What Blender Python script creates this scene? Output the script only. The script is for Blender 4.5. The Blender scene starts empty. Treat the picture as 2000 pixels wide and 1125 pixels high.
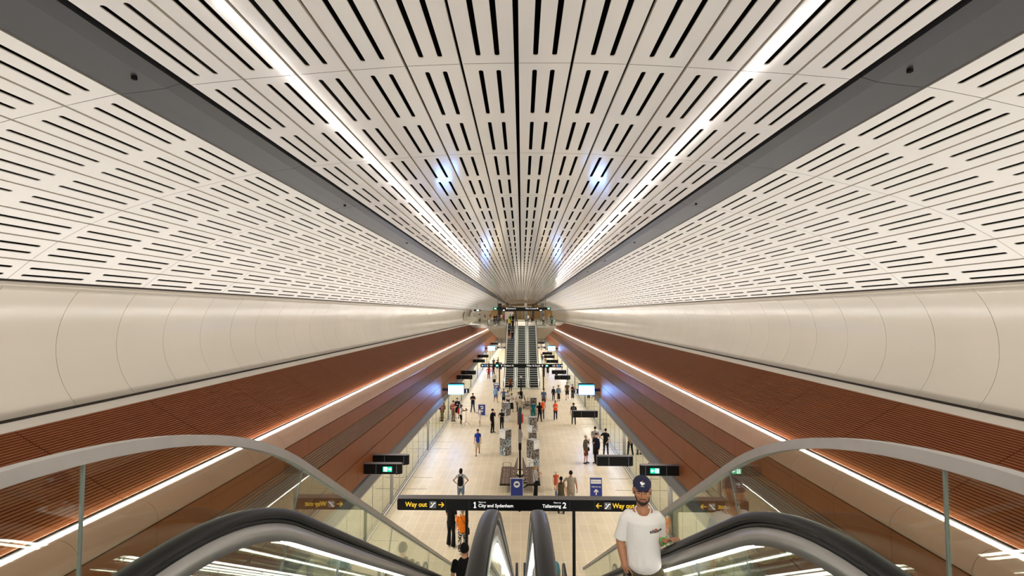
import bpy, bmesh, math, random
from mathutils import Vector, Matrix
random.seed(7)
S = bpy.context.scene
COL = S.collection
PI = math.pi

# ------------------------------------------------------------------ camera, world, lights, exposure
CAMX, CAMZ = 0.055, 8.9
cam_d = bpy.data.cameras.new('camera'); cam = bpy.data.objects.new('camera', cam_d); COL.objects.link(cam)
cam.location = (CAMX, 0, CAMZ)
cam.rotation_euler = (math.radians(90 + 2.839), 0, math.radians(1.112))
cam_d.sensor_width = 36; cam_d.lens = 978 / 2000 * 36; cam_d.clip_start = .05; cam_d.clip_end = 400
S.camera = cam
w = bpy.data.worlds.new('world'); S.world = w; w.use_nodes = True
w.node_tree.nodes['Background'].inputs[0].default_value = (1, .95, .88, 1)
w.node_tree.nodes['Background'].inputs[1].default_value = .5
S.view_settings.view_transform = 'Standard'; S.view_settings.look = 'None'
S.view_settings.exposure = 1.0; S.view_settings.gamma = 1

def area(name, loc, rot, sx, sy, power, color=(1, .93, .82), spread=PI):
    d = bpy.data.lights.new(name, 'AREA'); d.shape = 'RECTANGLE'; d.size = sx; d.size_y = sy
    d.energy = power; d.color = color; d.spread = spread
    o = bpy.data.objects.new(name, d); COL.objects.link(o); o.location = loc; o.rotation_euler = rot
    return o
YL0, YL1 = -4, 150
for s in (-1, 1):
    # uplights lying in the white ledge trough, shining up over the wall and vault
    area('ledge_uplight', (s * 8.70, 73, 7.02), (PI, s * math.radians(-18), 0), .12, 154, 500, (1, .965, .91))
    # uplight lamps just behind the linear strip, aimed at the vault
    area('strip_uplight', (s * 6.58, 73, 5.80), (PI, s * math.radians(4), 0), .05, 154, 1000, (1, .965, .91))
    # added narrow beam fill under the bullnose lip, brightens the platform
    area('platform_fill', (s * 6.08, 73, 5.27), (0, s * math.radians(32), 0), .05, 150, 640, (1, .95, .88), math.radians(62))
    # downlights under the door header along the platform edge
    area('header_downlight', (s * 5.93, 73, 1.93), (0, s * math.radians(43), 0), .06, 150, 620, (1, .95, .87))

# added fill lamp behind and above the camera, brightens the man in white
area('landing_fill', (.3, -2.6, 11.2), (math.radians(48), 0, 0), 5, .10, 190, (1, .95, .88))

# ------------------------------------------------------------------ materials
MATS = {}
def mat(name, rgb, rough=.5, metal=0, emit=0, emit_rgb=None, var=0, vscale=3, stretch=(1, 1, 1), spec=.5, coat=0, bump=0, bscale=40):
    if name in MATS: return MATS[name]
    m = bpy.data.materials.new(name); m.use_nodes = True; nt = m.node_tree; b = nt.nodes['Principled BSDF']
    b.inputs['Base Color'].default_value = (*rgb, 1); b.inputs['Roughness'].default_value = rough
    b.inputs['Metallic'].default_value = metal; b.inputs['Specular IOR Level'].default_value = spec
    if coat: b.inputs['Coat Weight'].default_value = coat; b.inputs['Coat Roughness'].default_value = .04
    if emit:
        b.inputs['Emission Color'].default_value = (*(emit_rgb or rgb), 1); b.inputs['Emission Strength'].default_value = emit
    tc = None
    if var or bump:
        tc = nt.nodes.new('ShaderNodeTexCoord'); mp = nt.nodes.new('ShaderNodeMapping')
        mp.inputs['Scale'].default_value = stretch; nt.links.new(tc.outputs['Object'], mp.inputs[0])
    if var:
        n = nt.nodes.new('ShaderNodeTexNoise'); n.inputs['Scale'].default_value = vscale; n.inputs['Detail'].default_value = 4
        nt.links.new(mp.outputs[0], n.inputs['Vector'])
        r = nt.nodes.new('ShaderNodeMapRange'); r.inputs['From Min'].default_value = .25; r.inputs['From Max'].default_value = .75
        r.inputs['To Min'].default_value = 1 - var; r.inputs['To Max'].default_value = 1 + var
        nt.links.new(n.outputs[0], r.inputs[0])
        mx = nt.nodes.new('ShaderNodeVectorMath'); mx.operation = 'SCALE'; mx.inputs[0].default_value = rgb
        nt.links.new(r.outputs[0], mx.inputs['Scale']); nt.links.new(mx.outputs[0], b.inputs['Base Color'])
    if bump:
        n2 = nt.nodes.new('ShaderNodeTexNoise'); n2.inputs['Scale'].default_value = bscale
        nt.links.new(mp.outputs[0], n2.inputs['Vector'])
        bp = nt.nodes.new('ShaderNodeBump'); bp.inputs['Strength'].default_value = bump; bp.inputs['Distance'].default_value = .01
        nt.links.new(n2.outputs[0], bp.inputs['Height']); nt.links.new(bp.outputs[0], b.inputs['Normal'])
    MATS[name] = m
    return m
def srgb(r, g, b):
    f = lambda c: ((c / 255 + .055) / 1.055) ** 2.4 if c > 10 else c / 255 / 12.92
    return (f(r), f(g), f(b))
def glass(name, tint, refl=1.0, base=.04):
    m = bpy.data.materials.new(name); m.use_nodes = True; nt = m.node_tree; nt.nodes.clear()
    out = nt.nodes.new('ShaderNodeOutputMaterial'); mix = nt.nodes.new('ShaderNodeMixShader')
    tr = nt.nodes.new('ShaderNodeBsdfTransparent'); tr.inputs[0].default_value = (*tint, 1)
    gl = nt.nodes.new('ShaderNodeBsdfGlossy'); gl.inputs['Roughness'].default_value = .01; gl.inputs[0].default_value = (.95, 1, .96, 1)
    lw = nt.nodes.new('ShaderNodeLayerWeight'); lw.inputs[0].default_value = .5
    fr = nt.nodes.new('ShaderNodeMath'); fr.operation = 'POWER'; fr.inputs[1].default_value = 4.0; nt.links.new(lw.outputs['Facing'], fr.inputs[0])
    mu = nt.nodes.new('ShaderNodeMath'); mu.operation = 'MULTIPLY_ADD'; mu.inputs[1].default_value = refl; mu.inputs[2].default_value = base; mu.use_clamp = True
    nt.links.new(fr.outputs[0], mu.inputs[0]); nt.links.new(mu.outputs[0], mix.inputs[0])
    nt.links.new(tr.outputs[0], mix.inputs[1]); nt.links.new(gl.outputs[0], mix.inputs[2]); nt.links.new(mix.outputs[0], out.inputs[0])
    MATS[name] = m
    return m

VAULT = mat('vault_white', (.81, .80, .785), .11, spec=.5, var=.015, vscale=.6, bump=.25, bscale=1.6)
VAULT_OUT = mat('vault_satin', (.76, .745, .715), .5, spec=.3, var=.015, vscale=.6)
VAULT_EDGE = mat('vault_edge', (.70, .66, .58), .5)
VOID = mat('void_black', (.006, .006, .006), .9, spec=.1)
BEAM = mat('beam_grey', (.038, .04, .045), .45, metal=.1, spec=.4, var=.05, vscale=2, stretch=(1, .05, 1))
CREAM = mat('cream_panel', (.51, .465, .395), .25, var=.05, vscale=.5, stretch=(1, .6, 1))
LEDGE = mat('ledge_white', (.72, .68, .62), .45, var=.03, vscale=2)
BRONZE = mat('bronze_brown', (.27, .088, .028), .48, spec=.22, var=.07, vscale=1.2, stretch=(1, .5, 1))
BULL = mat('bronze_lit', (.53, .315, .21), .36, spec=.55, var=.05, vscale=1.5)  # bullnose bronze, lightened so its colour carries the strip light's glow
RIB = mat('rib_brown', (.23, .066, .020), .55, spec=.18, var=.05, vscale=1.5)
DARKB = mat('groove_dark', (.02, .012, .009), .8)
STEEL = mat('brushed_steel', (.50, .48, .45), .32, metal=.85, var=.06, vscale=6, stretch=(1, .1, 1))
STEEL_D = mat('dark_steel', (.22, .21, .20), .35, metal=.7, var=.05, vscale=4)
CAPM = mat('cap_steel', (.42, .40, .375), .38, metal=.55, var=.05, vscale=8)
BLACK = mat('sign_black', (.006, .006, .007), .35, spec=.22)
RUBBER = mat('handrail_rubber', (.007, .0065, .0065), .36, spec=.25, var=.1, vscale=30)
LED = mat('led_white', (1, 1, 1), .5, emit=14, emit_rgb=(1, .96, .92))
LED2 = mat('led_balustrade', (1, 1, 1), .5, emit=6, emit_rgb=(1, .97, .90))
WHITE = mat('print_white', (.85, .85, .84), .5)
YELLOW = mat('sign_yellow', (.95, .55, .02), .5, emit=.35, emit_rgb=(1, .62, .04))
TXTW = mat('sign_white', (.9, .9, .9), .5, emit=.4, emit_rgb=(1, 1, 1))
TEALM = mat('sign_teal', (.01, .10, .14), .5)
ICON = mat('icon_grey', (.22, .22, .22), .5)
SIGNTOP = mat('sign_top_grey', (.20, .19, .195), .4, metal=.4)
BLUE = mat('poster_blue', (.012, .03, .24), .4, var=.04)
SCREEN = mat('screen_glow', (.02, .03, .05), .3, emit=14, emit_rgb=(.20, .42, 1))
SCREENB = mat('screen_header_glow', (.05, .3, .5), .3, emit=3, emit_rgb=(.03, .35, .6))
GREEN = mat('exit_green', (.0, .4, .2), .4, emit=.8, emit_rgb=(.0, .50, .26))
EXITW = mat('exit_white', (.9, 1, .95), .4, emit=1.2, emit_rgb=(.8, 1, .95))
CONC = mat('soffit_concrete', (.46, .42, .36), .45, var=.07, vscale=1.2)
GOLD = mat('gold_wall', (.55, .33, .11), .45, var=.12, vscale=.5)
WOOD = mat('bench_wood', (.16, .10, .07), .5, var=.25, vscale=6, stretch=(1, 8, 1))
GLASS = glass('clear_glass', (.95, .965, .94), .8, .012)
GLASS_O = glass('outer_glass', (.88, .92, .875), 1.0, .05)
DOORG = glass('door_glass', (.45, .45, .42), 1.2, .42)
BALM = mat('balustrade_grey', (.40, .385, .365), .35, metal=.5, var=.04, vscale=5)
HEADER = mat('header_grey', (.20, .195, .18), .45)
STEPM = mat('step_black', (.010, .010, .010), .5, spec=.25)
STEPE = mat('step_edge', (.62, .60, .57), .4, metal=.2)

# platform paving: beige tiles with pale joints
def floor_mat():
    m = bpy.data.materials.new('floor_tiles'); m.use_nodes = True; nt = m.node_tree; b = nt.nodes['Principled BSDF']
    tc = nt.nodes.new('ShaderNodeTexCoord'); mp = nt.nodes.new('ShaderNodeMapping'); mp.inputs['Rotation'].default_value = (0, 0, PI / 2)
    nt.links.new(tc.outputs['Object'], mp.inputs[0])
    br = nt.nodes.new('ShaderNodeTexBrick'); br.offset = 0; br.inputs['Scale'].default_value = 1
    br.inputs['Brick Width'].default_value = .8; br.inputs['Row Height'].default_value = .4
    br.inputs['Mortar Size'].default_value = .011; br.inputs['Mortar Smooth'].default_value = .3; br.inputs['Bias'].default_value = 0
    br.inputs['Color1'].default_value = (.62, .525, .36, 1); br.inputs['Color2'].default_value = (.57, .48, .325, 1)
    br.inputs['Mortar'].default_value = (.74, .635, .455, 1)
    nt.links.new(mp.outputs[0], br.inputs['Vector'])
    n = nt.nodes.new('ShaderNodeTexNoise'); n.inputs['Scale'].default_value = .9; n.inputs['Detail'].default_value = 5; nt.links.new(tc.outputs['Object'], n.inputs['Vector'])
    n2 = nt.nodes.new('ShaderNodeTexNoise'); n2.inputs['Scale'].default_value = 45; n2.inputs['Detail'].default_value = 2; nt.links.new(tc.outputs['Object'], n2.inputs['Vector'])
    ad = nt.nodes.new('ShaderNodeMath'); ad.operation = 'ADD'; nt.links.new(n.outputs[0], ad.inputs[0]); nt.links.new(n2.outputs[0], ad.inputs[1])
    r = nt.nodes.new('ShaderNodeMapRange'); r.inputs['From Min'].default_value = .6; r.inputs['From Max'].default_value = 1.4; r.inputs['To Min'].default_value = .9; r.inputs['To Max'].default_value = 1.1
    nt.links.new(ad.outputs[0], r.inputs[0])
    mx = nt.nodes.new('ShaderNodeVectorMath'); mx.operation = 'SCALE'; nt.links.new(br.outputs['Color'], mx.inputs[0]); nt.links.new(r.outputs[0], mx.inputs['Scale'])
    nt.links.new(mx.outputs[0], b.inputs['Base Color']); b.inputs['Roughness'].default_value = .40; b.inputs['Specular IOR Level'].default_value = .32
    return m
FLOORM = floor_mat()
def photo_mat(i, c1, c2, c3):
    m = bpy.data.materials.new('exhibit_photo_%d' % i); m.use_nodes = True; nt = m.node_tree; b = nt.nodes['Principled BSDF']
    tc = nt.nodes.new('ShaderNodeTexCoord'); v = nt.nodes.new('ShaderNodeTexVoronoi'); v.feature = 'F1'; v.distance = 'CHEBYCHEV'; v.inputs['Scale'].default_value = 6 + i
    n = nt.nodes.new('ShaderNodeTexNoise'); n.inputs['Scale'].default_value = 5 + 1.5 * i; n.inputs['Detail'].default_value = 6; n.inputs['Distortion'].default_value = 2.5
    nt.links.new(tc.outputs['Object'], n.inputs['Vector']); nt.links.new(tc.outputs['Object'], v.inputs['Vector'])
    mm = nt.nodes.new('ShaderNodeMath'); mm.operation = 'MULTIPLY_ADD'; mm.inputs[1].default_value = .4; nt.links.new(v.outputs[0], mm.inputs[0]); nt.links.new(n.outputs[0], mm.inputs[2])
    cr = nt.nodes.new('ShaderNodeValToRGB'); cr.color_ramp.elements[0].position = .52; cr.color_ramp.elements[0].color = (*c1, 1)
    cr.color_ramp.elements[1].position = .76; cr.color_ramp.elements[1].color = (*c3, 1); e = cr.color_ramp.elements.new(.64); e.color = (*c2, 1)
    nt.links.new(mm.outputs[0], cr.inputs[0]); nt.links.new(cr.outputs[0], b.inputs['Base Color']); b.inputs['Roughness'].default_value = .4
    return m
PHOTOS = [photo_mat(0, (.015, .015, .016), (.13, .12, .11), (.6, .58, .56)), photo_mat(1, (.02, .018, .016), (.12, .10, .085), (.42, .39, .35)),
          photo_mat(2, (.02, .03, .04), (.14, .19, .22), (.65, .7, .72)), photo_mat(3, (.01, .01, .012), (.06, .055, .05), (.35, .30, .26))]

# ------------------------------------------------------------------ mesh helpers
def link(name, me, parent=None, mats=()):
    o = bpy.data.objects.new(name, me); COL.objects.link(o)
    for m in mats: me.materials.append(m)
    if parent is not None: o.parent = parent
    return o
class MB:
    def __init__(s): s.v = []; s.f = []; s.m = []; s.sm = []
    def add(s, vs, fs, mi=0, smooth=False):
        o = len(s.v); s.v += [tuple(x) for x in vs]
        for f in fs: s.f.append([i + o for i in f]); s.m.append(mi); s.sm.append(smooth)
        return s
    def box(s, x0, y0, z0, x1, y1, z1, mi=0):
        v = [(x, y, z) for z in (z0, z1) for y in (y0, y1) for x in (x0, x1)]
        return s.add(v, [(0, 2, 3, 1), (4, 5, 7, 6), (0, 1, 5, 4), (2, 6, 7, 3), (0, 4, 6, 2), (1, 3, 7, 5)], mi)
    def prism_y(s, poly, y0, y1, mi=0, smooth=False):       # closed (x,z) polygon swept along y
        n = len(poly); v = [(x, y0, z) for x, z in poly] + [(x, y1, z) for x, z in poly]
        f = [(i, (i + 1) % n, n + (i + 1) % n, n + i) for i in range(n)]
        s.add(v, f, mi, smooth); k = len(s.v) if smooth else len(s.v) - 2 * n
        if smooth: s.v += v
        s.f.append([k + i for i in range(n)][::-1]); s.m.append(mi); s.sm.append(False)
        s.f.append([k + n + i for i in range(n)]); s.m.append(mi); s.sm.append(False)
        return s
    def prism_x(s, poly, x0, x1, mi=0, smooth=False):       # closed (y,z) polygon swept along x
        n = len(poly); v = [(x0, y, z) for y, z in poly] + [(x1, y, z) for y, z in poly]
        f = [(i, (i + 1) % n, n + (i + 1) % n, n + i) for i in range(n)]
        s.add(v, f, mi, smooth); k = len(s.v) if smooth else len(s.v) - 2 * n
        if smooth: s.v += v
        s.f.append([k + i for i in range(n)][::-1]); s.m.append(mi); s.sm.append(False)
        s.f.append([k + n + i for i in range(n)]); s.m.append(mi); s.sm.append(False)
        return s
    def prism_z(s, poly, z0, z1, mi=0, smooth=False):
        n = len(poly); v = [(x, y, z0) for x, y in poly] + [(x, y, z1) for x, y in poly]
        f = [(i, (i + 1) % n, n + (i + 1) % n, n + i) for i in range(n)]
        s.add(v, f, mi, smooth); k = len(s.v) if smooth else len(s.v) - 2 * n
        if smooth: s.v += v
        s.f.append([k + i for i in range(n)][::-1]); s.m.append(mi); s.sm.append(False)
        s.f.append([k + n + i for i in range(n)]); s.m.append(mi); s.sm.append(False)
        return s
    def sweep(s, path, sect, mi=0, smooth=True, caps=True):  # path in the y-z plane at x=0; sect = closed list of (x, n)
        n = len(sect); o = len(s.v); P = [Vector((0, a, b)) for a, b in path]
        for i, p in enumerate(P):
            t = (P[min(i + 1, len(P) - 1)] - P[max(i - 1, 0)]).normalized(); nn = Vector((0, -t.z, t.y))
            for a, b in sect: q = p + nn * b; s.v.append((a, q.y, q.z))
        for i in range(len(P) - 1):
            for j in range(n):
                s.f.append([o + i * n + j, o + i * n + (j + 1) % n, o + (i + 1) * n + (j + 1) % n, o + (i + 1) * n + j]); s.m.append(mi); s.sm.append(smooth)
        if caps:
            s.f.append([o + j for j in range(n)][::-1]); s.m.append(mi); s.sm.append(False)
            s.f.append([o + (len(P) - 1) * n + j for j in range(n)]); s.m.append(mi); s.sm.append(False)
        return s
    def tube(s, pts, rad, mi=0, n=8, flat=False, up=None):   # round-ended tapering tube; rad = number, or list of r / (ra, rb)
        P = [Vector(p) for p in pts]; k = len(P)
        R = [(rad, rad)] * k if isinstance(rad, (int, float)) else [(r, r) if isinstance(r, (int, float)) else r for r in rad]
        T = [(P[min(i + 1, k - 1)] - P[max(i - 1, 0)]).normalized() for i in range(k)]
        ref = Vector(up) if up else (Vector((1, 0, 0)) if abs(T[0].x) < .8 else Vector((0, 1, 0)))
        rings = []
        def ring(c, t, ra, rb):
            a = (ref - t * ref.dot(t)).normalized(); b = t.cross(a)
            return [c + a * ra * math.cos(2 * PI * j / n) + b * rb * math.sin(2 * PI * j / n) for j in range(n)]
        for (f, g) in (((.12, .9),) if flat else ((.92, .40), (.6, .80))):
            r = min(R[0]) * .9; rings.append(ring(P[0] - T[0] * r * f, T[0], R[0][0] * g, R[0][1] * g))
        for i in range(k): rings.append(ring(P[i], T[i], *R[i]))
        for (f, g) in ((.6, .80), (.92, .40)):
            r = min(R[-1]) * .9; rings.append(ring(P[-1] + T[-1] * r * f, T[-1], R[-1][0] * g, R[-1][1] * g))
        o = len(s.v)
        for r in rings: s.v += [tuple(q) for q in r]
        for i in range(len(rings) - 1):
            for j in range(n):
                s.f.append([o + i * n + j, o + i * n + (j + 1) % n, o + (i + 1) * n + (j + 1) % n, o + (i + 1) * n + j]); s.m.append(mi); s.sm.append(True)
        s.f.append([o + j for j in range(n)][::-1]); s.m.append(mi); s.sm.append(True)
        s.f.append([o + (len(rings) - 1) * n + j for j in range(n)]); s.m.append(mi); s.sm.append(True)
        return s
    def ell(s, c, r, mi=0, nu=12, nv=8, z0=-1, z1=1, rot=None):   # ellipsoid, optionally cut between two heights (closed)
        o = len(s.v); a0, a1 = math.asin(max(-1, z0)), math.asin(min(1, z1)); c = Vector(c)
        for i in range(nv + 1):
            a = a0 + (a1 - a0) * i / nv
            for j in range(nu):
                p = Vector((r[0] * math.cos(a) * math.cos(2 * PI * j / nu), r[1] * math.cos(a) * math.sin(2 * PI * j / nu), r[2] * math.sin(a)))
                if rot: p = rot @ p
                s.v.append(tuple(c + p))
        for i in range(nv):
            for j in range(nu):
                s.f.append([o + i * nu + j, o + i * nu + (j + 1) % nu, o + (i + 1) * nu + (j + 1) % nu, o + (i + 1) * nu + j]); s.m.append(mi); s.sm.append(True)
        s.f.append([o + j for j in range(nu)][::-1]); s.m.append(mi); s.sm.append(True)
        s.f.append([o + nv * nu + j for j in range(nu)]); s.m.append(mi); s.sm.append(True)
        return s
    def mesh(s, name):
        me = bpy.data.meshes.new(name); me.from_pydata(s.v, [], s.f); me.polygons.foreach_set('material_index', s.m); me.polygons.foreach_set('use_smooth', s.sm)
        me.update(); return me
    def build(s, name, mats, parent=None):
        if not isinstance(mats, (list, tuple)): mats = [mats]
        return link(name, s.mesh(name), parent, mats)
def fixn(o):
    bm = bmesh.new(); bm.from_mesh(o.data); bmesh.ops.recalc_face_normals(bm, faces=bm.faces); bm.to_mesh(o.data); bm.free(); return o
def tag(o, label, cat, group=None, kind=None):
    o['label'] = label; o['category'] = cat
    if group: o['group'] = group
    if kind: o['kind'] = kind
    return o
def empty(name, loc=(0, 0, 0), rz=0):
    o = bpy.data.objects.new(name, None); o.empty_display_size = .1; COL.objects.link(o); o.location = loc; o.rotation_euler = (0, 0, rz); return o
def copy_tree(o, parent=None):
    c = o.copy(); COL.objects.link(c); c.parent = parent
    for ch in list(o.children): copy_tree(ch, c)
    return c
def remesh(mb, voxel, smooth=2, name='m'):
    me = mb.mesh(name); o = bpy.data.objects.new('tmp', me); COL.objects.link(o)
    r = o.modifiers.new('r', 'REMESH'); r.mode = 'VOXEL'; r.voxel_size = voxel; r.use_smooth_shade = True
    if smooth: q = o.modifiers.new('s', 'SMOOTH'); q.factor = .5; q.iterations = smooth
    dg = bpy.context.evaluated_depsgraph_get(); ev = o.evaluated_get(dg)
    me2 = bpy.data.meshes.new_from_object(ev); bpy.data.objects.remove(o); bpy.data.meshes.remove(me); me2.name = name
    me2.materials.clear()
    return me2
def text(s, size, loc, m, parent, name='lettering', align='LEFT', rot=(PI / 2, 0, 0), ext=.002, bold=0, sx=1):
    c = bpy.data.curves.new('t', 'FONT'); c.body = s; c.size = size; c.extrude = ext; c.align_x = align; c.align_y = 'CENTER'; c.offset = bold; c.resolution_u = 3
    o = bpy.data.objects.new('t', c); COL.objects.link(o); dg = bpy.context.evaluated_depsgraph_get()
    me = bpy.data.meshes.new_from_object(o.evaluated_get(dg)); bpy.data.objects.remove(o); bpy.data.curves.remove(c)
    me.materials.clear(); t = link(name, me, parent, [m]); t.location = loc; t.rotation_euler = rot; t.scale = (sx, 1, 1); return t
def flat_poly(polys, y, m, parent, name, th=.004):          # thin raised marks on an x-z face looking towards -y
    mb = MB()
    for p in polys:
        n = len(p); v = [(a, y, b) for a, b in p] + [(a, y - th, b) for a, b in p]
        mb.add(v, [tuple(range(n)), tuple(range(2 * n - 1, n - 1, -1))] + [(i, n + i, n + (i + 1) % n, (i + 1) % n) for i in range(n)])
    return fixn(mb.build(name, m, parent))
def stroke(a, b, t):
    dx, dz = b[0] - a[0], b[1] - a[1]; L = math.hypot(dx, dz); nx, nz = -dz / L * t / 2, dx / L * t / 2
    return [(a[0] + nx, a[1] + nz), (b[0] + nx, b[1] + nz), (b[0] - nx, b[1] - nz), (a[0] - nx, a[1] - nz)]
def arrow(cx, cz, r, d, t):                                  # d = +1 right, -1 left
    return [stroke((cx - d * r, cz), (cx + d * r * .95, cz), t), stroke((cx + d * r * .15, cz + r * .85), (cx + d * r, cz), t), stroke((cx + d * r * .15, cz - r * .85), (cx + d * r, cz), t)]
def arrow_up(cx, cz, r, t):
    return [stroke((cx, cz - r), (cx, cz + r * .95), t), stroke((cx - r * .8, cz + r * .1), (cx, cz + r), t), stroke((cx + r * .8, cz + r * .1), (cx, cz + r), t)]
def rnd_rect(x0, z0, x1, z1, r, n=4):
    out = []
    for cx, cz, a0 in ((x1 - r, z1 - r, 0), (x0 + r, z1 - r, 90), (x0 + r, z0 + r, 180), (x1 - r, z0 + r, 270)):
        for i in range(n + 1): a = math.radians(a0 + 90 * i / n); out.append((cx + r * math.cos(a), cz + r * math.sin(a)))
    return out

# ------------------------------------------------------------------ vault ceiling
Z = lambda z: CAMZ + z
PROF = [(0, 2.74), (.61, 2.735), (1.22, 2.715), (1.85, 2.675), (2.43, 2.63), (3.03, 2.585), (3.63, 2.525)]
PROF2 = [(4.42, 2.435), (5.03, 2.30), (5.63, 2.15), (6.25, 1.985), (6.87, 1.77), (7.42, 1.535), (7.97, 1.235), (8.45, .905), (8.90, .54)]
ROW, PH = 1.55, 5.37
def vault():
    mb = MB(); y_start = PH - ROW * 6; rows = int((150 - y_start) / ROW)
    strips = []
    for s in (-1, 1):
        for P in (PROF, PROF2):
            for a, b in zip(P[:-1], P[1:]): strips.append((s, a, b, a[0] == 0))
    for s, a, b, mid in strips:
        A = Vector((s * a[0], 0, Z(a[1]))); B = Vector((s * b[0], 0, Z(b[1]))); L = (B - A).length; U = (B - A) / L
        N = Vector((-U.z, 0, U.x)); N = N if N.z > 0 else -N
        g0 = .026 if mid else .016; g1 = .016
        us = [g0, L * .335 - .027, L * .335 + .027, L * .665 - .027, L * .665 + .027, L - g1]
        pt = lambda u, y, h=0: tuple(A + U * u + Vector((0, y, 0)) + N * h)
        for k in range(rows):
            y0 = y_start + k * ROW; y1 = y0 + ROW
            if k % 2 == 0: y0 += .004; ys = y0 - .004 + .15
            else: y1 -= .004; ys = y0 + .14
            ye = ys + 1.26; near = y0 < 28
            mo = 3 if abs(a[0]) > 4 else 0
            for c in (0, 2, 4): mb.add([pt(us[c], y0), pt(us[c + 1], y0), pt(us[c + 1], y1), pt(us[c], y1)], [(0, 1, 2, 3)], mo)
            for c in (1, 3):
                u0, u1 = us[c], us[c + 1]; r = (u1 - u0) / 2; uc = (u0 + u1) / 2
                if near:
                    lo = [(uc + r * math.cos(t), ys + r - r * math.sin(t)) for t in (0, PI / 4, PI / 2, 3 * PI / 4, PI)]
                    hi = [(uc + r * math.cos(t), ye - r + r * math.sin(t)) for t in (0, PI / 4, PI / 2, 3 * PI / 4, PI)]
                else: lo = [(u1, ys), (u0, ys)]; hi = [(u1, ye), (u0, ye)]
                p = [(u0, y0), (u1, y0)] + lo; mb.add([pt(*q) for q in p], [tuple(range(len(p)))], mo)
                p = [(u0, y1), (u1, y1)] + hi; mb.add([pt(*q) for q in p], [tuple(range(len(p)))[::-1]], mo)
                loop = lo + hi[::-1]; n = len(loop)
                if y0 < 60: mb.add([pt(*q) for q in loop] + [pt(*q, .014) for q in loop], [(i, (i + 1) % n, n + (i + 1) % n, n + i) for i in range(n)], 1)
        for u in (us[0], us[-1]):
            mb.add([pt(u, y_start), pt(u, 150), pt(u, 150, .05), pt(u, y_start, .05)], [(0, 1, 2, 3)], 1)
    # dark plenum above the slots
    top = [(-9.0, Z(.54))] + [(-x, Z(z + .30)) for x, z in PROF2[::-1]] + [(x, Z(z + .30)) for x, z in ([(-3.6, 2.53), (0, 2.74), (3.6, 2.53)])] + [(x, Z(z + .30)) for x, z in PROF2] + [(9.0, Z(.54))]
    n = len(top); mb.add([(x, y_start, z) for x, z in top] + [(x, 150.2, z) for x, z in top], [(i, i + 1, n + i + 1, n + i) for i in range(n - 1)], 2)
    o = mb.build('ceiling', [VAULT, VAULT_EDGE, VOID, VAULT_OUT]); tag(o, 'slotted white arched ceiling over the whole station cavern', 'ceiling', kind='structure')
vault()
BEAMN = 0
for s in (-1, 1):
    mb = MB(); BEAMN += 1
    y = PH - 3.1 * 3
    while y < 150:
        poly = [(s * 3.735, Z(2.545)), (s * 3.9, Z(2.49)), (s * 4.15, Z(2.455)), (s * 4.385, Z(2.43)), (s * 4.385, Z(2.52)), (s * 3.735, Z(2.63))]
        mb.prism_y(poly, y + .004, y + 3.096, 0)
        if int(round((y - PH) / 3.1)) % 3 == -1 % 3:
            pass
        y += 3.1
    for yy in (5.05, 11.3, 17.5, 23.7, 30, 36, 42):
        mb.box(s * 4.0 - .02, yy - .02, Z(2.44), s * 4.0 + .02, yy + .02, Z(2.50), 1)
    o = fixn(mb.build('trim_%d' % BEAMN, [BEAM, VOID])); tag(o, ('left' if s < 0 else 'right') + ' dark grey service band running along the vault', 'ceiling trim', kind='structure')

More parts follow.
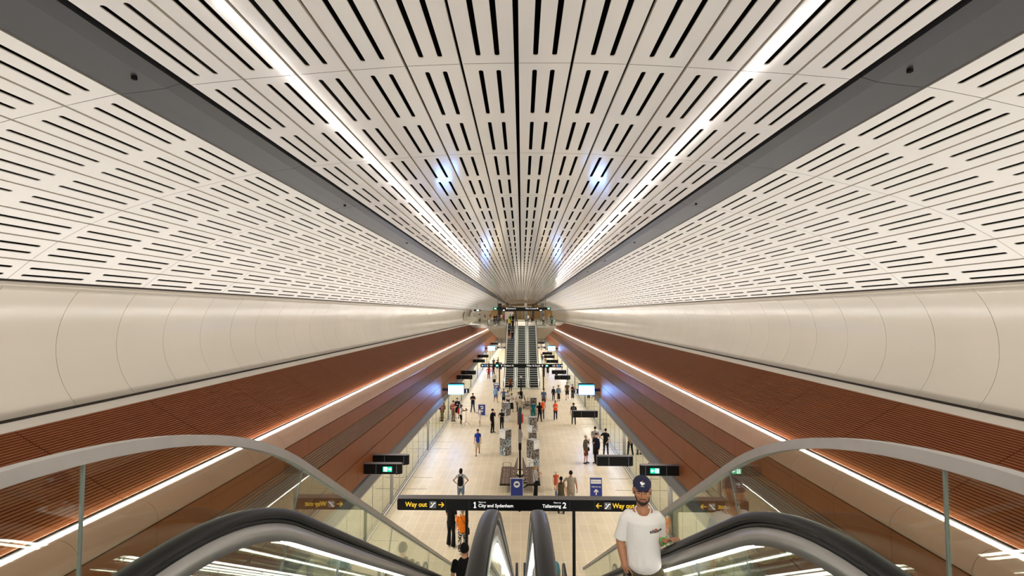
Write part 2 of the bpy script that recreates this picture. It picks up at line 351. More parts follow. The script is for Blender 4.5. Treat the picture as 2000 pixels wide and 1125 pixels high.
# ------------------------------------------------------------------ side walls
def arc3(p0, pm, p1, n):
    ax, ay = p0; bx, by = pm; cx, cy = p1
    d = 2 * (ax * (by - cy) + bx * (cy - ay) + cx * (ay - by))
    ux = ((ax * ax + ay * ay) * (by - cy) + (bx * bx + by * by) * (cy - ay) + (cx * cx + cy * cy) * (ay - by)) / d
    uy = ((ax * ax + ay * ay) * (cx - bx) + (bx * bx + by * by) * (ax - cx) + (cx * cx + cy * cy) * (bx - ax)) / d
    r = math.hypot(ax - ux, ay - uy); a0 = math.atan2(ay - uy, ax - ux); a1 = math.atan2(cy - uy, cx - ux)
    return [(ux + r * math.cos(a0 + (a1 - a0) * i / n), uy + r * math.sin(a0 + (a1 - a0) * i / n)) for i in range(n + 1)], (ux, uy), r
for s in (-1, 1):
    side = 'left' if s < 0 else 'right'
    W = empty('wall_' + side); tag(W, side + ' cavern side wall, cream curved panels above brown cladding', 'wall', kind='structure')
    pts, cc, rr = arc3((8.92, .50), (9.40, -.68), (8.92, -1.86), 14)
    out = [(cc[0] + (x - cc[0]) * (rr + .05) / rr, cc[1] + (z - cc[1]) * (rr + .05) / rr) for x, z in pts]
    ring = [(s * x, Z(z)) for x, z in pts + out[::-1]]
    mb = MB(); y = 10.03 - 1.52 * 9
    while y < 150:
        if not (s < 0 and 80.5 < y < 92): mb.prism_y(ring, y + .006, y + 1.514, 0, True)
        y += 1.52
    o = fixn(mb.build('curved_panel', CREAM, W))
    mb = MB(); mb.prism_y([(s * x, Z(z)) for x, z in ((9.46, .6), (9.5, .6), (9.5, -2), (9.46, -2))], -4, 80, 0)
    mb.prism_y([(s * x, Z(z)) for x, z in ((8.84, .56), (9.1, .50), (9.1, .56), (8.84, .60))], -4, 150, 0)
    mb.prism_y([(s * x, Z(z)) for x, z in ((8.92, -1.86), (9.0, -1.9), (8.94, -1.93), (8.89, -1.905))], -4, 150, 0)
    fixn(mb.build('shadow_gap', DARKB, W))
    mb = MB(); mb.prism_y([(s * x, Z(z)) for x, z in ((8.86, .50), (8.97, .47), (8.97, .56), (8.86, .55))], -4, 150, 0); fixn(mb.build('cornice_lip', CREAM, W))
    mb = MB(); mb.prism_y([(s * x, Z(z)) for x, z in ((8.90, -1.91), (8.76, -1.955), (8.58, -2.00), (8.56, -2.06), (8.9, -2.1))], -4, 150, 0)
    fixn(mb.build('ledge', LEDGE, W))
    # ribbed brown slope: 36 ribs, broken every 3 m
    mb = MB(); a = Vector((8.56, -2.03)); b = Vector((6.62, -3.14)); L = (b - a).length; U = (b - a) / L; N = Vector((-U.y, U.x)); N = N if N.y > 0 else -N; nr = 36; p = L / nr
    y = 8.42 - 3.03 * 5
    while y < 150:
        for i in range(nr):
            q = [a + U * (i * p), a + U * (i * p) + N * .028, a + U * (i * p + p * .62) + N * .028, a + U * (i * p + p * .62)]
            v = [(s * c.x, yy, Z(c.y)) for yy in (y + .012, y + 3.018) for c in q]
            mb.add(v, [(0, 1, 5, 4), (1, 2, 6, 5), (2, 3, 7, 6), (0, 3, 2, 1), (4, 5, 6, 7)])
        y += 3.03
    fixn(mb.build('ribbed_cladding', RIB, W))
    mb = MB(); mb.prism_y([(s * x, Z(z)) for x, z in ((8.60, -2.04), (6.64, -3.16), (6.64, -3.25), (8.60, -2.15))], -4, 150, 0); fixn(mb.build('rib_backing', DARKB, W))
    # bullnose, fascia panels, louvres
    bn = [(6.50 + .36 * math.cos(t), -3.55 + .36 * math.sin(t)) for t in [PI / 2 + i * PI / 20 for i in range(11)]]
    bn = [(x, z) for x, z in bn]; bnp = [(6.56, -3.19)] + bn + [(6.22, -3.55), (6.3, -3.5), (6.56, -3.25)]
    M1, M2, M3 = MB(), MB(), MB(); y = 8.6 - 1.52 * 8
    while y < 150:
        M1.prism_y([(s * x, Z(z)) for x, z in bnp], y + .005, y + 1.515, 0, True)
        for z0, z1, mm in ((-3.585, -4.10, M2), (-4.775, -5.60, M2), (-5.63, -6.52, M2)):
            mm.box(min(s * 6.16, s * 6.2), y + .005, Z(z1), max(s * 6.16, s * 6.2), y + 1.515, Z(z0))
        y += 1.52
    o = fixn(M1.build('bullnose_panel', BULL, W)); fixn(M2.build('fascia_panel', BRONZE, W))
    mb = MB(); y = 8.6 - 3.04 * 4
    while y < 150:
        for k in range(8):
            z0 = -4.13 - k * .08; mb.prism_y([(s * x, Z(z)) for x, z in ((6.17, z0 - .05), (6.17, z0 - .035), (6.23, z0), (6.25, z0 - .02))], y + .003, y + 3.037)
        y += 3.04
    fixn(mb.build('louvre', mat('louvre_brown', (.33, .195, .125), .42, var=.05, vscale=1.5), W))
    mb = MB(); mb.box(min(s * 6.25, s * 6.45), -4, Z(-6.5), max(s * 6.25, s * 6.45), 150, Z(-3.3)); mb.build('cladding_backing', DARKB, W)
    # door header, tunnel behind
    mb = MB(); mb.prism_y([(s * x, Z(z)) for x, z in ((6.20, -6.54), (6.10, -6.60), (5.99, -6.93), (6.02, -6.95), (6.30, -6.95), (6.30, -6.54))], -4, 150); fixn(mb.build('door_header', HEADER, W))
    mb = MB(); mb.prism_y([(s * x, Z(z)) for x, z in ((6.0, -6.95), (6.06, -6.95), (6.06, -6.98), (6.0, -6.98))], -4, 150); fixn(mb.build('header_edge', LEDGE, W))
    mb = MB(); mb.box(min(s * 6.9, s * 7.0), -4, -1.0, max(s * 6.9, s * 7.0), 150, 2.6); mb.build('tunnel_wall', mat('tunnel_dark', (.05, .047, .04), .7), W)
    # the long light line on the bullnose: a lamp of its own
    mb = MB(); mb.prism_y([(s * x, Z(z)) for x, z in ((6.606, -3.168), (6.586, -3.180), (6.586, -3.21), (6.606, -3.21))], -4, 150); o = fixn(mb.build('linear_light', LED))
    tag(o, side + ' long white light line along the top of the brown bullnose', 'light')

# platform screen doors: 3.04 m bays of glass between steel posts
def door_bay():
    root = empty('door_0'); mb = MB(); y0, y1 = 0, 3.04
    mb.box(-.014, 0, 0, .014, .018, 1.95); mb.box(-.02, .03, 0, .02, y1, .05); mb.box(-.02, .03, 1.86, .02, y1, 1.95)
    mb.box(-.012, 1.51, 0, .012, 1.525, 1.9); mb.build('door_frame', STEEL_D, root)
    mb = MB(); mb.box(-.006, .03, .05, .006, 1.51, 1.86); mb.box(-.006, 1.525, .05, .006, 3.04, 1.86); mb.build('door_glass', DOORG, root)
    return root
bay = None; k = 0
for s in (-1, 1):
    y = 8.6
    while y < 128:
        if bay is None: bay = door_bay(); o = bay
        else: o = copy_tree(bay)
        k += 1; o.name = 'door_%d' % k; o.location = (s * 6.06, y, 0)
        o['kind'] = 'structure'; o['category'] = 'platform door'; o['group'] = 'glazed platform edge doors'
        o['label'] = ('left' if s < 0 else 'right') + ' platform edge glazed screen door between steel posts'
        if k % 3 == 0:
            c = MB(); c.box(-.07, -.12, 0, .05, .14, 1.95); c = c.build('door_post', mat('post_grey', (.34, .33, .31), .4, metal=.3), o)
        y += 3.04

# platform floor
mb = MB(); mb.box(-6.10, 17.0, -.3, 6.10, 150, 0); fl = mb.build('floor', FLOORM); tag(fl, 'beige tiled platform floor', 'floor', kind='structure')
mb = MB(); mb.box(-6.10, 2, -.3, 6.10, 16.99, 0)
fl2 = mb.build('floor_landing', mat('terrazzo_green', (.42, .44, .38), .22, var=.18, vscale=60)); tag(fl2, 'pale green speckled floor at the foot of the near escalators', 'floor', kind='structure')
for s, nm in ((-1, 'left'), (1, 'right')):
    mb = MB()
    mb.box(min(s * 5.93, s * 5.96), 8.6, .0, max(s * 5.93, s * 5.96), 150, .004, 1); mb.box(min(s * 5.97, s * 6.09), 8.6, 0, max(s * 5.97, s * 6.09), 150, .006, 0)
    for y in [18.2 + 7.5 * i for i in range(10)]:
        for q in (0, 1.75):
            mb.box(min(s * 4.75, s * 5.75), y + q - .018, 0, max(s * 4.75, s * 5.75), y + q + .018, .004, 1)
            d = .18 if q == 0 else -.18
            v = [(s * 5.74, y + q - .018, .004), (s * 5.74, y + q + .018, .004), (s * 5.94, y + q - d + .018, .004), (s * 5.94, y + q - d - .018, .004)]
            mb.add(v, [(0, 1, 2, 3)], 1)
    o = mb.build('trim_%d' % (4 + s), [LEDGE, mat('gap_black', (.04, .035, .03), .6)]); tag(o, nm + ' platform edge threshold strip with door guide lines', 'floor trim', kind='structure')

# end wall, mezzanine and the side passage at its left
mb = MB()
poly = [(-9.4, Z(-1.9)), (-9.45, Z(-.68)), (-9.0, Z(.5))] + [(-x, Z(z + .2)) for x, z in PROF2[::-1]] + [(0, Z(2.95))] + [(x, Z(z + .2)) for x, z in PROF2] + [(9.0, Z(.5)), (9.45, Z(-.68)), (9.4, Z(-1.9))]
mb.prism_y(poly, 150, 150.3); mb.box(-7, 150, -.2, 7, 150.3, 7, 1)
o = fixn(mb.build('wall_back', [GOLD, CONC])); tag(o, 'golden timber coloured end wall far beyond the upper concourse', 'wall', kind='structure')
def mezz():
    mb = MB()
    # deck with a bevelled, boat shaped edge in front; wide part runs back to the end wall
    for x0, x1 in ((-5.0, -2.32), (2.36, 5.0)):
        pass
    prof = [(72.9, 7.0), (72.9, 6.72), (73.3, 6.62), (74.6, 5.12), (76.5, 5.12), (76.5, 7.0)]
    mb.prism_x(prof, -5.02, 5.02, 0)
    mb.box(-5.02, 76.5, 5.12, 5.02, 150, 7.0, 0)
    o = fixn(mb.build('floor_mezzanine', [CONC])); bm = bmesh.new(); bm.from_mesh(o.data)
    for v in bm.verts:
        if v.co.z < 6.9 and v.co.z < 5.5: v.co.x *= .69
        elif v.co.z < 6.65: v.co.x *= .99
    bm.to_mesh(o.data); bm.free()
    tag(o, 'upper concourse deck with a tapered concrete underside behind the far escalators', 'mezzanine floor', kind='structure')
    mb = MB(); pl = []
    for i in range(13):
        t = i / 12; pl.append((-9.0 + 4.0 * t, 83.5 - 4.5 * math.sin(t * PI / 2)))
    pl = pl + [(-5.0, 150), (-9.3, 150)]
    mb.prism_z(pl, 6.45, 6.99)
    mb.box(5.0, 100, 6.4, 9.2, 150, 6.99)
    o = fixn(mb.build('floor_side_passage', [CONC])); tag(o, 'curved concourse deck joining the passage in the left wall', 'mezzanine floor', kind='structure')
mezz()
mb = MB()
for i in range(40):                                    # flared mouth of the side passage
    a0, a1 = -PI / 2 + i * 2 * PI / 40, -PI / 2 + (i + 1) * 2 * PI / 40
    prev = None
    for x, r, rz in ((-9.1, 7.0, 1.55), (-9.6, 6.0, 1.65), (-10.4, 5.2, 1.7), (-12, 4.7, 1.7), (-16, 4.6, 1.7)):
        cur = [(x, 87 + r * math.cos(a), 8.45 + rz * math.sin(a)) for a in (a0, a1)]
        if prev: mb.add(prev + cur[::-1], [(0, 1, 2, 3)], 0, True)
        prev = cur
mb.box(-16.3, 80, 6.5, -16, 94, 11, 0)
o = mb.build('wall_side_passage', [CREAM]); tag(o, 'cream rounded passage mouth opening off the left wall', 'wall', kind='structure')

# dark columns of the lift lobby far back on the concourse
def lobby():
    c0 = None
    for i, (x, ww) in enumerate(((-5.1, .9), (-1.9 - .9, .5), (-1.3, .4), (1.0, .6), (2.7, .5), (4.9, .9))):
        mb = MB(); mb.box(-ww / 2, -.3, 0, ww / 2, .3, 4.1); mb.box(-ww / 2 - .06, -.36, 0, ww / 2 + .06, .36, .12)
        o = mb.build('lobby_column', STEEL_D if i % 2 else mat('column_black', (.02, .018, .016), .4)); o.location = (x, 118, 7)
        tag(o, ('dark %s column at the back of the upper concourse, %s from the left' % ('grey' if i % 2 else 'black', ('first', 'second', 'third', 'fourth', 'fifth', 'sixth')[i])), 'column', 'columns at the back of the concourse')
    r = empty('lift_enclosure', (0.1, 112, 7)); mb = MB()
    mb.box(-2.2, 0, 0, 2.2, .08, .15); mb.box(-2.2, 0, 3.2, 2.2, .1, 3.4)
    for x in (-2.2, -1.1, 0, 1.1, 2.15): mb.box(x, 0, 0, x + .08, .1, 3.3)
    mb.build('frame', STEEL_D, r); mb = MB(); mb.box(-2.15, .04, .1, 2.15, .06, 3.2); mb.build('glazing', GLASS, r)
    tag(r, 'glazed grey framed enclosure at the middle of the upper concourse', 'lift enclosure')
    r = empty('notice_board', (-2.35, 96, 7)); mb = MB(); mb.box(-.85, 0, .6, .85, .08, 2.15); mb.build('board', mat('board_pale', (.55, .5, .45), .5), r)
    mb = MB(); mb.box(-.92, -.02, 2.15, .92, .1, 2.25); mb.box(-.92, -.02, 0, -.85, .1, 2.2); mb.box(.85, -.02, 0, .92, .1, 2.2); mb.build('frame', BLACK, r); tag(r, 'pale framed board standing at the head of the far escalators', 'notice board')
lobby()
# glass balustrades on the mezzanine
def balu(name, pts, label):
    r = empty(name, (0, 0, 0)); g = MB(); h = MB()
    for (x0, y0), (x1, y1) in zip(pts[:-1], pts[1:]):
        d = Vector((x1 - x0, y1 - y0, 0)); n = Vector((-d.y, d.x, 0)).normalized() * .008
        p = [(x0 - n.x, y0 - n.y), (x1 - n.x, y1 - n.y), (x1 + n.x, y1 + n.y), (x0 + n.x, y0 + n.y)]; g.prism_z(p, 7.0, 8.12)
        h.tube([(x0, y0, 8.14), (x1, y1, 8.14)], .022, n=6)
    fixn(g.build('glass', GLASS, r)); h.build('top_rail', STEEL, r); tag(r, label, 'balustrade')
balu('glass_balustrade', [(-4.95, 79), (-4.95, 73), (-2.35, 73)], 'clear glass balustrade left of the far escalator heads')
balu('glass_balustrade', [(2.40, 73), (4.95, 73), (4.95, 90)], 'clear glass balustrade right of the far escalator heads')
balu('glass_balustrade', [(-9.0 + 4.0 * t / 10, 83.6 - 4.5 * math.sin(t / 10 * PI / 2)) for t in range(11)], 'curved glass balustrade in front of the side passage')
# under-mezzanine lamps
for s in (-1, 1):
    area('soffit_light', (s * 2.6, 100, 5.0), (0, 0, 0), 1.0, 40, 500)
area('passage_fill', (-13, 87, 9.9), (0, 0, 0), 4, 5, 220, (1, .93, .82))  # added fill, lifts the otherwise dark passage interior
area('concourse_light', (0, 112, 11.2), (0, 0, 0), 3, 60, 900, (1, .9, .75))
# overhead member: close the space beside the deck under the vault (slab edges behind)

# ------------------------------------------------------------------ escalators
SL = math.tan(math.radians(30))
def fillet(corners, rad, n=8):
    out = [corners[0]]
    for i in range(1, len(corners) - 1):
        p0, p1, p2 = Vector(corners[i - 1]), Vector(corners[i]), Vector(corners[i + 1]); r = rad[i - 1] if isinstance(rad, list) else rad
        a = (p0 - p1).normalized(); b = (p2 - p1).normalized(); th = a.angle(b); t = r / math.tan(th / 2)
        c = p1 + (a + b).normalized() * (r / math.sin(th / 2)); s0 = p1 + a * t; s1 = p1 + b * t
        v0 = s0 - c; v1 = s1 - c; an = v0.angle(v1); sg = 1 if v0.x * v1.y - v0.y * v1.x > 0 else -1
        for k in range(n + 1):
            q = an * k / n * sg; out.append((c.x + v0.x * math.cos(q) - v0.y * math.sin(q), c.y + v0.x * math.sin(q) + v0.y * math.cos(q)))
    out.append(corners[-1]); return out
H = 7.0; RUN = H / SL
def rail_path(hh, y0, y1, rad=2.6):
    # level at hh above the top floor, 30 degrees down, level again
    k = hh * math.tan(math.radians(15))
    return fillet([(y0, hh), (k, hh), (RUN + k, hh - H), (y1, hh - H)], rad, 12)
def make_escalator(ytop, ybot, lw=.006, skm=None, gap=0):
    r = empty('escalator')
    for sx in (-1, 1):
        x = sx * .62
        core = rail_path(.97, ytop + .38, ybot - .38)
        newt = [(ytop + .38 - .38 * math.sin(t), .97 - .38 + .38 * math.cos(t)) for t in [PI * .95 * (1 - i / 9) for i in range(9)]]
        newb = [(ybot - .38 + .38 * math.sin(t), -H + .97 - .38 + .38 * math.cos(t)) for t in [PI * .95 * (i + 1) / 9 for i in range(9)]]
        full = newt + core + newb
        sec = [(-.041, -.018), (-.038, .006), (-.026, .018), (.0, .021), (.026, .018), (.038, .006), (.041, -.018), (.030, -.034), (-.030, -.034)]
        mb = MB(); mb.sweep(full, [(x + a, b) for a, b in sec]); mb.build('handrail', RUBBER, r)
        mb = MB(); mb.sweep(full, [(x + a, b) for a, b in ((-.024, -.060), (.024, -.060), (.024, -.150), (-.024, -.150))]); mb.build('balustrade_rail', BALM, r)
        mb = MB(); mb.sweep(full, [(x + a, b) for a, b in ((-.020, -.030), (.020, -.030), (.020, -.062), (-.020, -.062))]); mb.build('rail_guide', BLACK, r)
        # lamp strip under the rail, on the passenger side, down the slope
        mb = MB(); sl = [p for p in core if .60 < p[0] < RUN + 1]; xi = x - sx * .021
        mb.sweep(sl, [(xi - lw / 2, -.151), (xi + lw / 2, -.151), (xi + lw / 2, -.151 - lw * 1.5), (xi - lw / 2, -.151 - lw * 1.5)], 0, False); mb.build('light_strip', LED2, r)
        if gap == sx or gap == 2: xo = x + sx * .021; lo_ = max(lw * 1.5, .010); mb = MB(); mb.sweep(sl, [(xo - .004, -.151), (xo + .004, -.151), (xo + .004, -.151 - lo_), (xo - .004, -.151 - lo_)], 0, False); mb.build('light_strip', LED2, r)
        # glass: the area between the rail and the skirt
        lo = rail_path(.10, ytop + .1, ybot - .1); g = MB(); hi = rail_path(.82, ytop + .1, ybot - .1); n = len(hi)
        v = [(x + e, a, b) for e in (-.006, .006) for a, b in hi + lo]
        f = []
        for e in (0, 2 * n):
            f += [(e + i, e + i + 1, e + n + i + 1, e + n + i) for i in range(n - 1)]
        g.add(v, f); fixn(g.build('glass_panel', GLASS, r))
        yj = 1.6
        while lw < .01 and yj < RUN - .5:
            jt = MB(); zt = -(yj - .22) * SL + .80; jt.add([(x + a_, yj + b_ - c_ * .36, zt - c_ * .62) for c_ in (0, 1) for a_, b_ in ((-.008, -.003), (.008, -.003), (.008, .003), (-.008, .003))], [(0, 1, 5, 4), (1, 2, 6, 5), (2, 3, 7, 6), (3, 0, 4, 7)]); yj += 1.25; jt.build('glass_joint', mat('glass_edge', (.16, .18, .17), .2), r)
        # skirt and deck
        mb = MB(); mb.sweep(rail_path(.10, ytop, ybot), [(x - sx * .10 - .01, .02), (x - sx * .10 + .01, .02), (x + sx * .10, .06), (x + sx * .10, -.5), (x - sx * .10, -.5)], 0, False)
        fixn(mb.build('skirt', skm or STEEL, r))
    mb = MB(); mb.sweep([(ytop, -.62), (0.1, -.62), (RUN + .1, -H - .62), (ybot, -H - .5)][:3], [(-.74, .0), (.74, .0), (.74, -.5), (-.74, -.5)], 0, False); fixn(mb.build('truss_cover', CONC, r))
    # steps
    st = MB(); st.box(-.5, 0, -.06, .5, .40, 0, 0); st.box(-.5, .372, -.036, .5, .412, .003, 1); st.box(-.5, .40, -.22, .5, .41, 0, 0); st = st.mesh('step'); st.materials.append(STEPM); st.materials.append(STEPE)
    n = int(RUN / .4) + 1
    for i in range(-2, n + 2):
        yy = i * RUN / n; z = -max(0, min(H, yy * SL)); o = link('step', st, r); o.location = (0, yy, z)
    for y0, y1, z in ((ytop, -.75, 0), (RUN + 1.25, ybot, -H)):
        mb = MB(); mb.box(-.52, y0, z - .05, .52, y1, z + .01); mb.build('comb_plate', STEEL, r)
    return r
e1 = make_escalator(-3.3, RUN + 2.15, gap=1); e1.location = (-.728, 2.32, 7.0)
tag(e1, 'near escalator on the left going down to the platform', 'escalator', 'near pair of escalators')
e2 = make_escalator(-3.3, RUN + 2.15, gap=-1); e2.location = (.762, 2.32, 7.0); tag(e2, 'near escalator on the right with the man in a white t-shirt', 'escalator', 'near pair of escalators')
fe = make_escalator(-2.0, RUN + 2.0, .02, mat('far_deck', (.78, .75, .70), .35, metal=.2), 2); fe.location = (-1.46, 73.1, 7.0); fe.rotation_euler = (0, 0, PI)
tag(fe, 'far escalator on the left carrying people up to the concourse', 'escalator', 'far bank of three escalators')
for x, l in ((.03, 'empty far escalator in the middle of the three'), (1.52, 'empty far escalator at the right of the three')):
    o = copy_tree(fe); o.location.x = x; tag(o, l, 'escalator', 'far bank of three escalators')
# tall outer glass screens beside the near escalators
def outer_screen(s):
    r = empty('glass_screen', (s * 1.575, 0, 0)); path = fillet([(-2.0, 8.385), (2.68, 8.385), (12.7, 8.385 - (12.7 - 2.68) * SL)], [4.5], 14)
    mb = MB(); mb.sweep(path, [(-.025, -.026), (.025, -.026), (.025, .026), (-.025, .026)], 0, False); fixn(mb.build('cap_rail', CAPM, r))
    def top(y):
        for a, b in zip(path[:-1], path[1:]):
            if a[0] <= y <= b[0]: return a[1] + (b[1] - a[1]) * (y - a[0]) / (b[0] - a[0])
        return path[-1][1]
    js = [(-1.6, 0), (1.86, 0), (3.75, .5), (6.4, .577), (9.0, .577), (12.4, .577)]
    for (ya, la), (yb, lb) in zip(js[:-1], js[1:]):
        dep = 1.35; ts = [ya + .008 + (yb - ya - .016) * i / 6 for i in range(7)]
        tp = [(y, top(y) - .02) for y in ts]; bt = [(y - (la + (lb - la) * i / 6) * dep, top(y) - dep) for i, y in enumerate(ts)]
        g = MB(); g.prism_x(tp + bt[::-1], -.007, .007); fixn(g.build('glass_pane', GLASS_O, r))
    for (yj, lj) in js[1:-1]:
        e = MB(); a = (yj, top(yj) - .03); b = (yj - lj * 1.35, top(yj) - 1.35); e.prism_x([(a[0] - .004, a[1]), (a[0] + .004, a[1]), (b[0] + .004, b[1]), (b[0] - .004, b[1])], -.006, .006)
        e.build('joint', mat('glass_edge', (.16, .18, .17), .2), r)
    tag(r, ('left' if s < 0 else 'right') + ' outer glass screen with curved steel cap beside the near escalator', 'glass screen', 'outer glass screens')
outer_screen(-1); outer_screen(1)
# landing floor the escalators start from, and cladding between glass and landing
mb = MB(); mb.box(-6, -4, 6.6, 6, 1.1, 6.98); o = mb.build('floor_upper', [mat('upper_floor', (.45, .40, .33), .3, var=.05)]); tag(o, 'upper landing floor at the head of the near escalators', 'floor', kind='structure')

# ------------------------------------------------------------------ signs
def big_sign():
    Y = 15.6; r = empty('hanging_sign', (0, Y, 0)); x0, x1, z0, z1 = -3.77, 3.83, 2.86, 3.20
    mb = MB(); mb.prism_y(rnd_rect(x0, z0, x1, z1, .05), -.0, .30, 0); mb.build('sign_box', BLACK, r)
    mb = MB(); mb.prism_z([(x0 + .03, .0), (x1 - .03, 0), (x1, .05), (x1, .25), (x1 - .03, .3), (x0 + .03, .3), (x0, .25), (x0, .05)], z1 - .005, z1 + .015); mb.build('top_cover', SIGNTOP, r)
    for x in (-1.65, 1.65):
        mb = MB(); mb.tube([(x, .15, 0.03), (x, .15, 2.88)], .05, n=10); mb.build('post', BLACK, r)
        mb = MB(); mb.box(x - .14, .01, 0, x + .14, .29, .03); mb.build('base_plate', BLACK, r)
    u = 7.6 / 485     # metres per photo pixel along the box
    px = lambda p: x0 + (p - 777) * u; yf = -.004; zc = 3.03
    text('Way out', .20, (px(793), yf, zc), YELLOW, r, bold=.003, sx=.93)
    def icon(xc):
        flat_poly([rnd_rect(xc - .105, zc - .105, xc + .105, zc + .105, .02)], -.001, ICON, r, 'escalator_icon', .003)
        flat_poly([stroke((xc - .085, zc - .07), (xc - .045, zc - .07), .022), stroke((xc - .05, zc - .075), (xc + .04, zc + .05), .026), stroke((xc + .035, zc + .05), (xc + .085, zc + .05), .022), stroke((xc - .045, zc + .02), (xc - .04, zc + .07), .02)], -.004, TXTW, r, 'escalator_symbol', .002)
    icon(px(847)); flat_poly(arrow(px(863), zc, .085, 1, .024), 0, YELLOW, r, 'arrow')
    for p in (872, 918, 1114, 1162): flat_poly([stroke((px(p), z0 + .02), (px(p), z1 - .02), .008)], 0, TEALM, r, 'divider')
    xo = px(929.5); flat_poly([stroke((xo, zc - .085), (xo, zc + .085), .032), stroke((xo - .04, zc + .05), (xo, zc + .083), .024), stroke((xo - .04, zc - .077), (xo + .04, zc - .077), .018)], 0, TXTW, r, 'number_one')
    text('Metro to', .06, (px(936.5), yf, zc + .085), TXTW, r); text('City and Sydenham', .138, (px(936), yf, zc - .02), TXTW, r, bold=.001)
    text('Metro to', .06, (px(1097), yf, zc + .085), TXTW, r, align='RIGHT'); text('Tallawong', .138, (px(1097), yf, zc - .02), TXTW, r, align='RIGHT', bold=.001)
    text('2', .24, (px(1100), yf, zc), TXTW, r, bold=.003)
    flat_poly(arrow(px(1171), zc, .085, -1, .024), 0, YELLOW, r, 'arrow'); icon(px(1187.5)); text('Way out', .20, (px(1197), yf, zc), YELLOW, r, bold=.003, sx=.93)
    mb = MB()
    for x in (px(1016.5), ): mb.ell((x, .12, z0 - .02), (.05, .05, .05), 0, 8, 6)
    mb.build('sensor_dome', BLACK, r)
    tag(r, 'long black platform sign on two posts reading Way out and City and Sydenham', 'sign')
big_sign()
def far_sign():
    Y = 59.2; r = empty('hanging_sign', (0, Y, 0)); x0, x1, z0, z1 = -4.8, 4.87, 2.50, 2.90
    mb = MB(); mb.prism_y(rnd_rect(x0, z0, x1, z1, .05), 0, .25); mb.build('sign_box', BLACK, r)
    for x in (-2.57, 2.6): mb = MB(); mb.tube([(x, .12, 0.03), (x, .12, 2.52)], .07, n=8); mb.build('post', BLACK, r); mb = MB(); mb.box(x - .15, 0, 0, x + .15, .24, .03); mb.build('base_plate', BLACK, r)
    zc = 2.7; px = lambda p: (p - 1019) / 978 * Y + .055
    text('Denison St', .27, (px(983.5), -.004, zc), TXTW, r); text('Miller St South', .27, (px(1055), -.004, zc), TXTW, r, align='RIGHT')
    text('Lift', .25, (px(957), -.004, zc), TXTW, r); text('Lift', .25, (px(1084), -.004, zc), TXTW, r, align='RIGHT')
    flat_poly(arrow_up(px(980), zc, .1, .04) + arrow_up(px(1059), zc, .1, .04) + arrow(px(943), zc, .1, -1, .04) + arrow(px(1096), zc, .1, 1, .04), 0, TXTW, r, 'arrow')
    flat_poly([rnd_rect(px(946), zc - .1, px(949.5), zc + .1, .03), rnd_rect(px(1089.5), zc - .1, px(1093), zc + .1, .03)], 0, mat('icon_blue', (.02, .15, .6), .4, emit=.6), r, 'access_icon')
    for a_ in (951, 1086): flat_poly([rnd_rect(px(a_), zc - .1, px(a_ + 2.7), zc + .1, .02)], 0, mat('icon_tan', (.5, .35, .2), .4, emit=.3), r, 'lift_icon')
    flat_poly([rnd_rect(px(968.5), zc - .11, px(973.5), zc + .11, .02), rnd_rect(px(1065), zc - .11, px(1070), zc + .11, .02)], 0, GREEN, r, 'exit_panel')
    flat_poly([stroke((px(969.5), zc), (px(972.8), zc), .09), stroke((px(1066), zc), (px(1069), zc), .09)], -.004, EXITW, r, 'exit_symbol')
    tag(r, 'long black sign on posts at the foot of the far escalators reading Denison St', 'sign')
    Y = 70; r = empty('ceiling_sign', (0, Y, 0)); z0, z1 = 9.32, 9.66; x0, x1 = -3.93, 4.10
    mb = MB(); mb.prism_y(rnd_rect(x0, z0, x1, z1, .03), 0, .25); mb.build('sign_box', BLACK, r)
    for x in (-3.3, 3.4): mb = MB(); mb.tube([(x, .12, z1 - .02), (x, .12, 11.55)], .045, n=6); mb.build('hanger_rod', STEEL_D, r)
    px = lambda p: (p - 1019) / 978 * Y + .055; zc = 9.49
    text('Denison St', .26, (px(991.5), -.004, zc), TXTW, r); text('Miller St South', .26, (px(1048), -.004, zc), TXTW, r, align='RIGHT')
    flat_poly(arrow_up(px(989.5), zc, .1, .05) + arrow_up(px(1050), zc, .1, .05), 0, TXTW, r, 'arrow')
    flat_poly([rnd_rect(px(965), zc - .11, px(970), zc + .11, .02), rnd_rect(px(1069), zc - .11, px(1074), zc + .11, .02)], 0, GREEN, r, 'exit_panel')
    flat_poly([stroke((px(966), zc), (px(969), zc), .09), stroke((px(1070), zc), (px(1073), zc), .09)], -.004, EXITW, r, 'exit_symbol')
    tag(r, 'black sign hung on rods under the vault above the far escalators', 'sign')
    Y = 84; r = empty('ceiling_sign', (0, Y, 0)); mb = MB(); mb.box(-3.3, 0, 9.2, 3.6, .2, 9.5); mb.build('sign_box', BLACK, r)
    for x in (-2.7, 3.0): mb = MB(); mb.tube([(x, .1, 9.48), (x, .1, 11.6)], .045, n=6); mb.build('hanger_rod', STEEL_D, r)
    flat_poly([[(-3.1, 9.26), (-2.8, 9.26), (-2.8, 9.44), (-3.1, 9.44)], [(3.1, 9.26), (3.4, 9.26), (3.4, 9.44), (3.1, 9.44)]], 0, EXITW, r, 'exit_symbol')
    tag(r, 'second black sign hung further back over the concourse', 'sign')
    r = empty('exit_sign', (-7.6, 86, 9.35)); mb = MB(); mb.box(-.55, 0, -.18, .55, .12, .14); mb.build('sign_box', BLACK, r)
    flat_poly([[(-.1, -.1), (.3, -.1), (.3, .08), (-.1, .08)]], 0, EXITW, r, 'exit_symbol'); mb = MB(); mb.tube([(0, .06, .13), (0, .06, 1.9)], .03, n=6); mb.build('hanger_rod', STEEL_D, r)
    tag(r, 'small lit exit sign over the side passage at the left', 'sign')
far_sign()
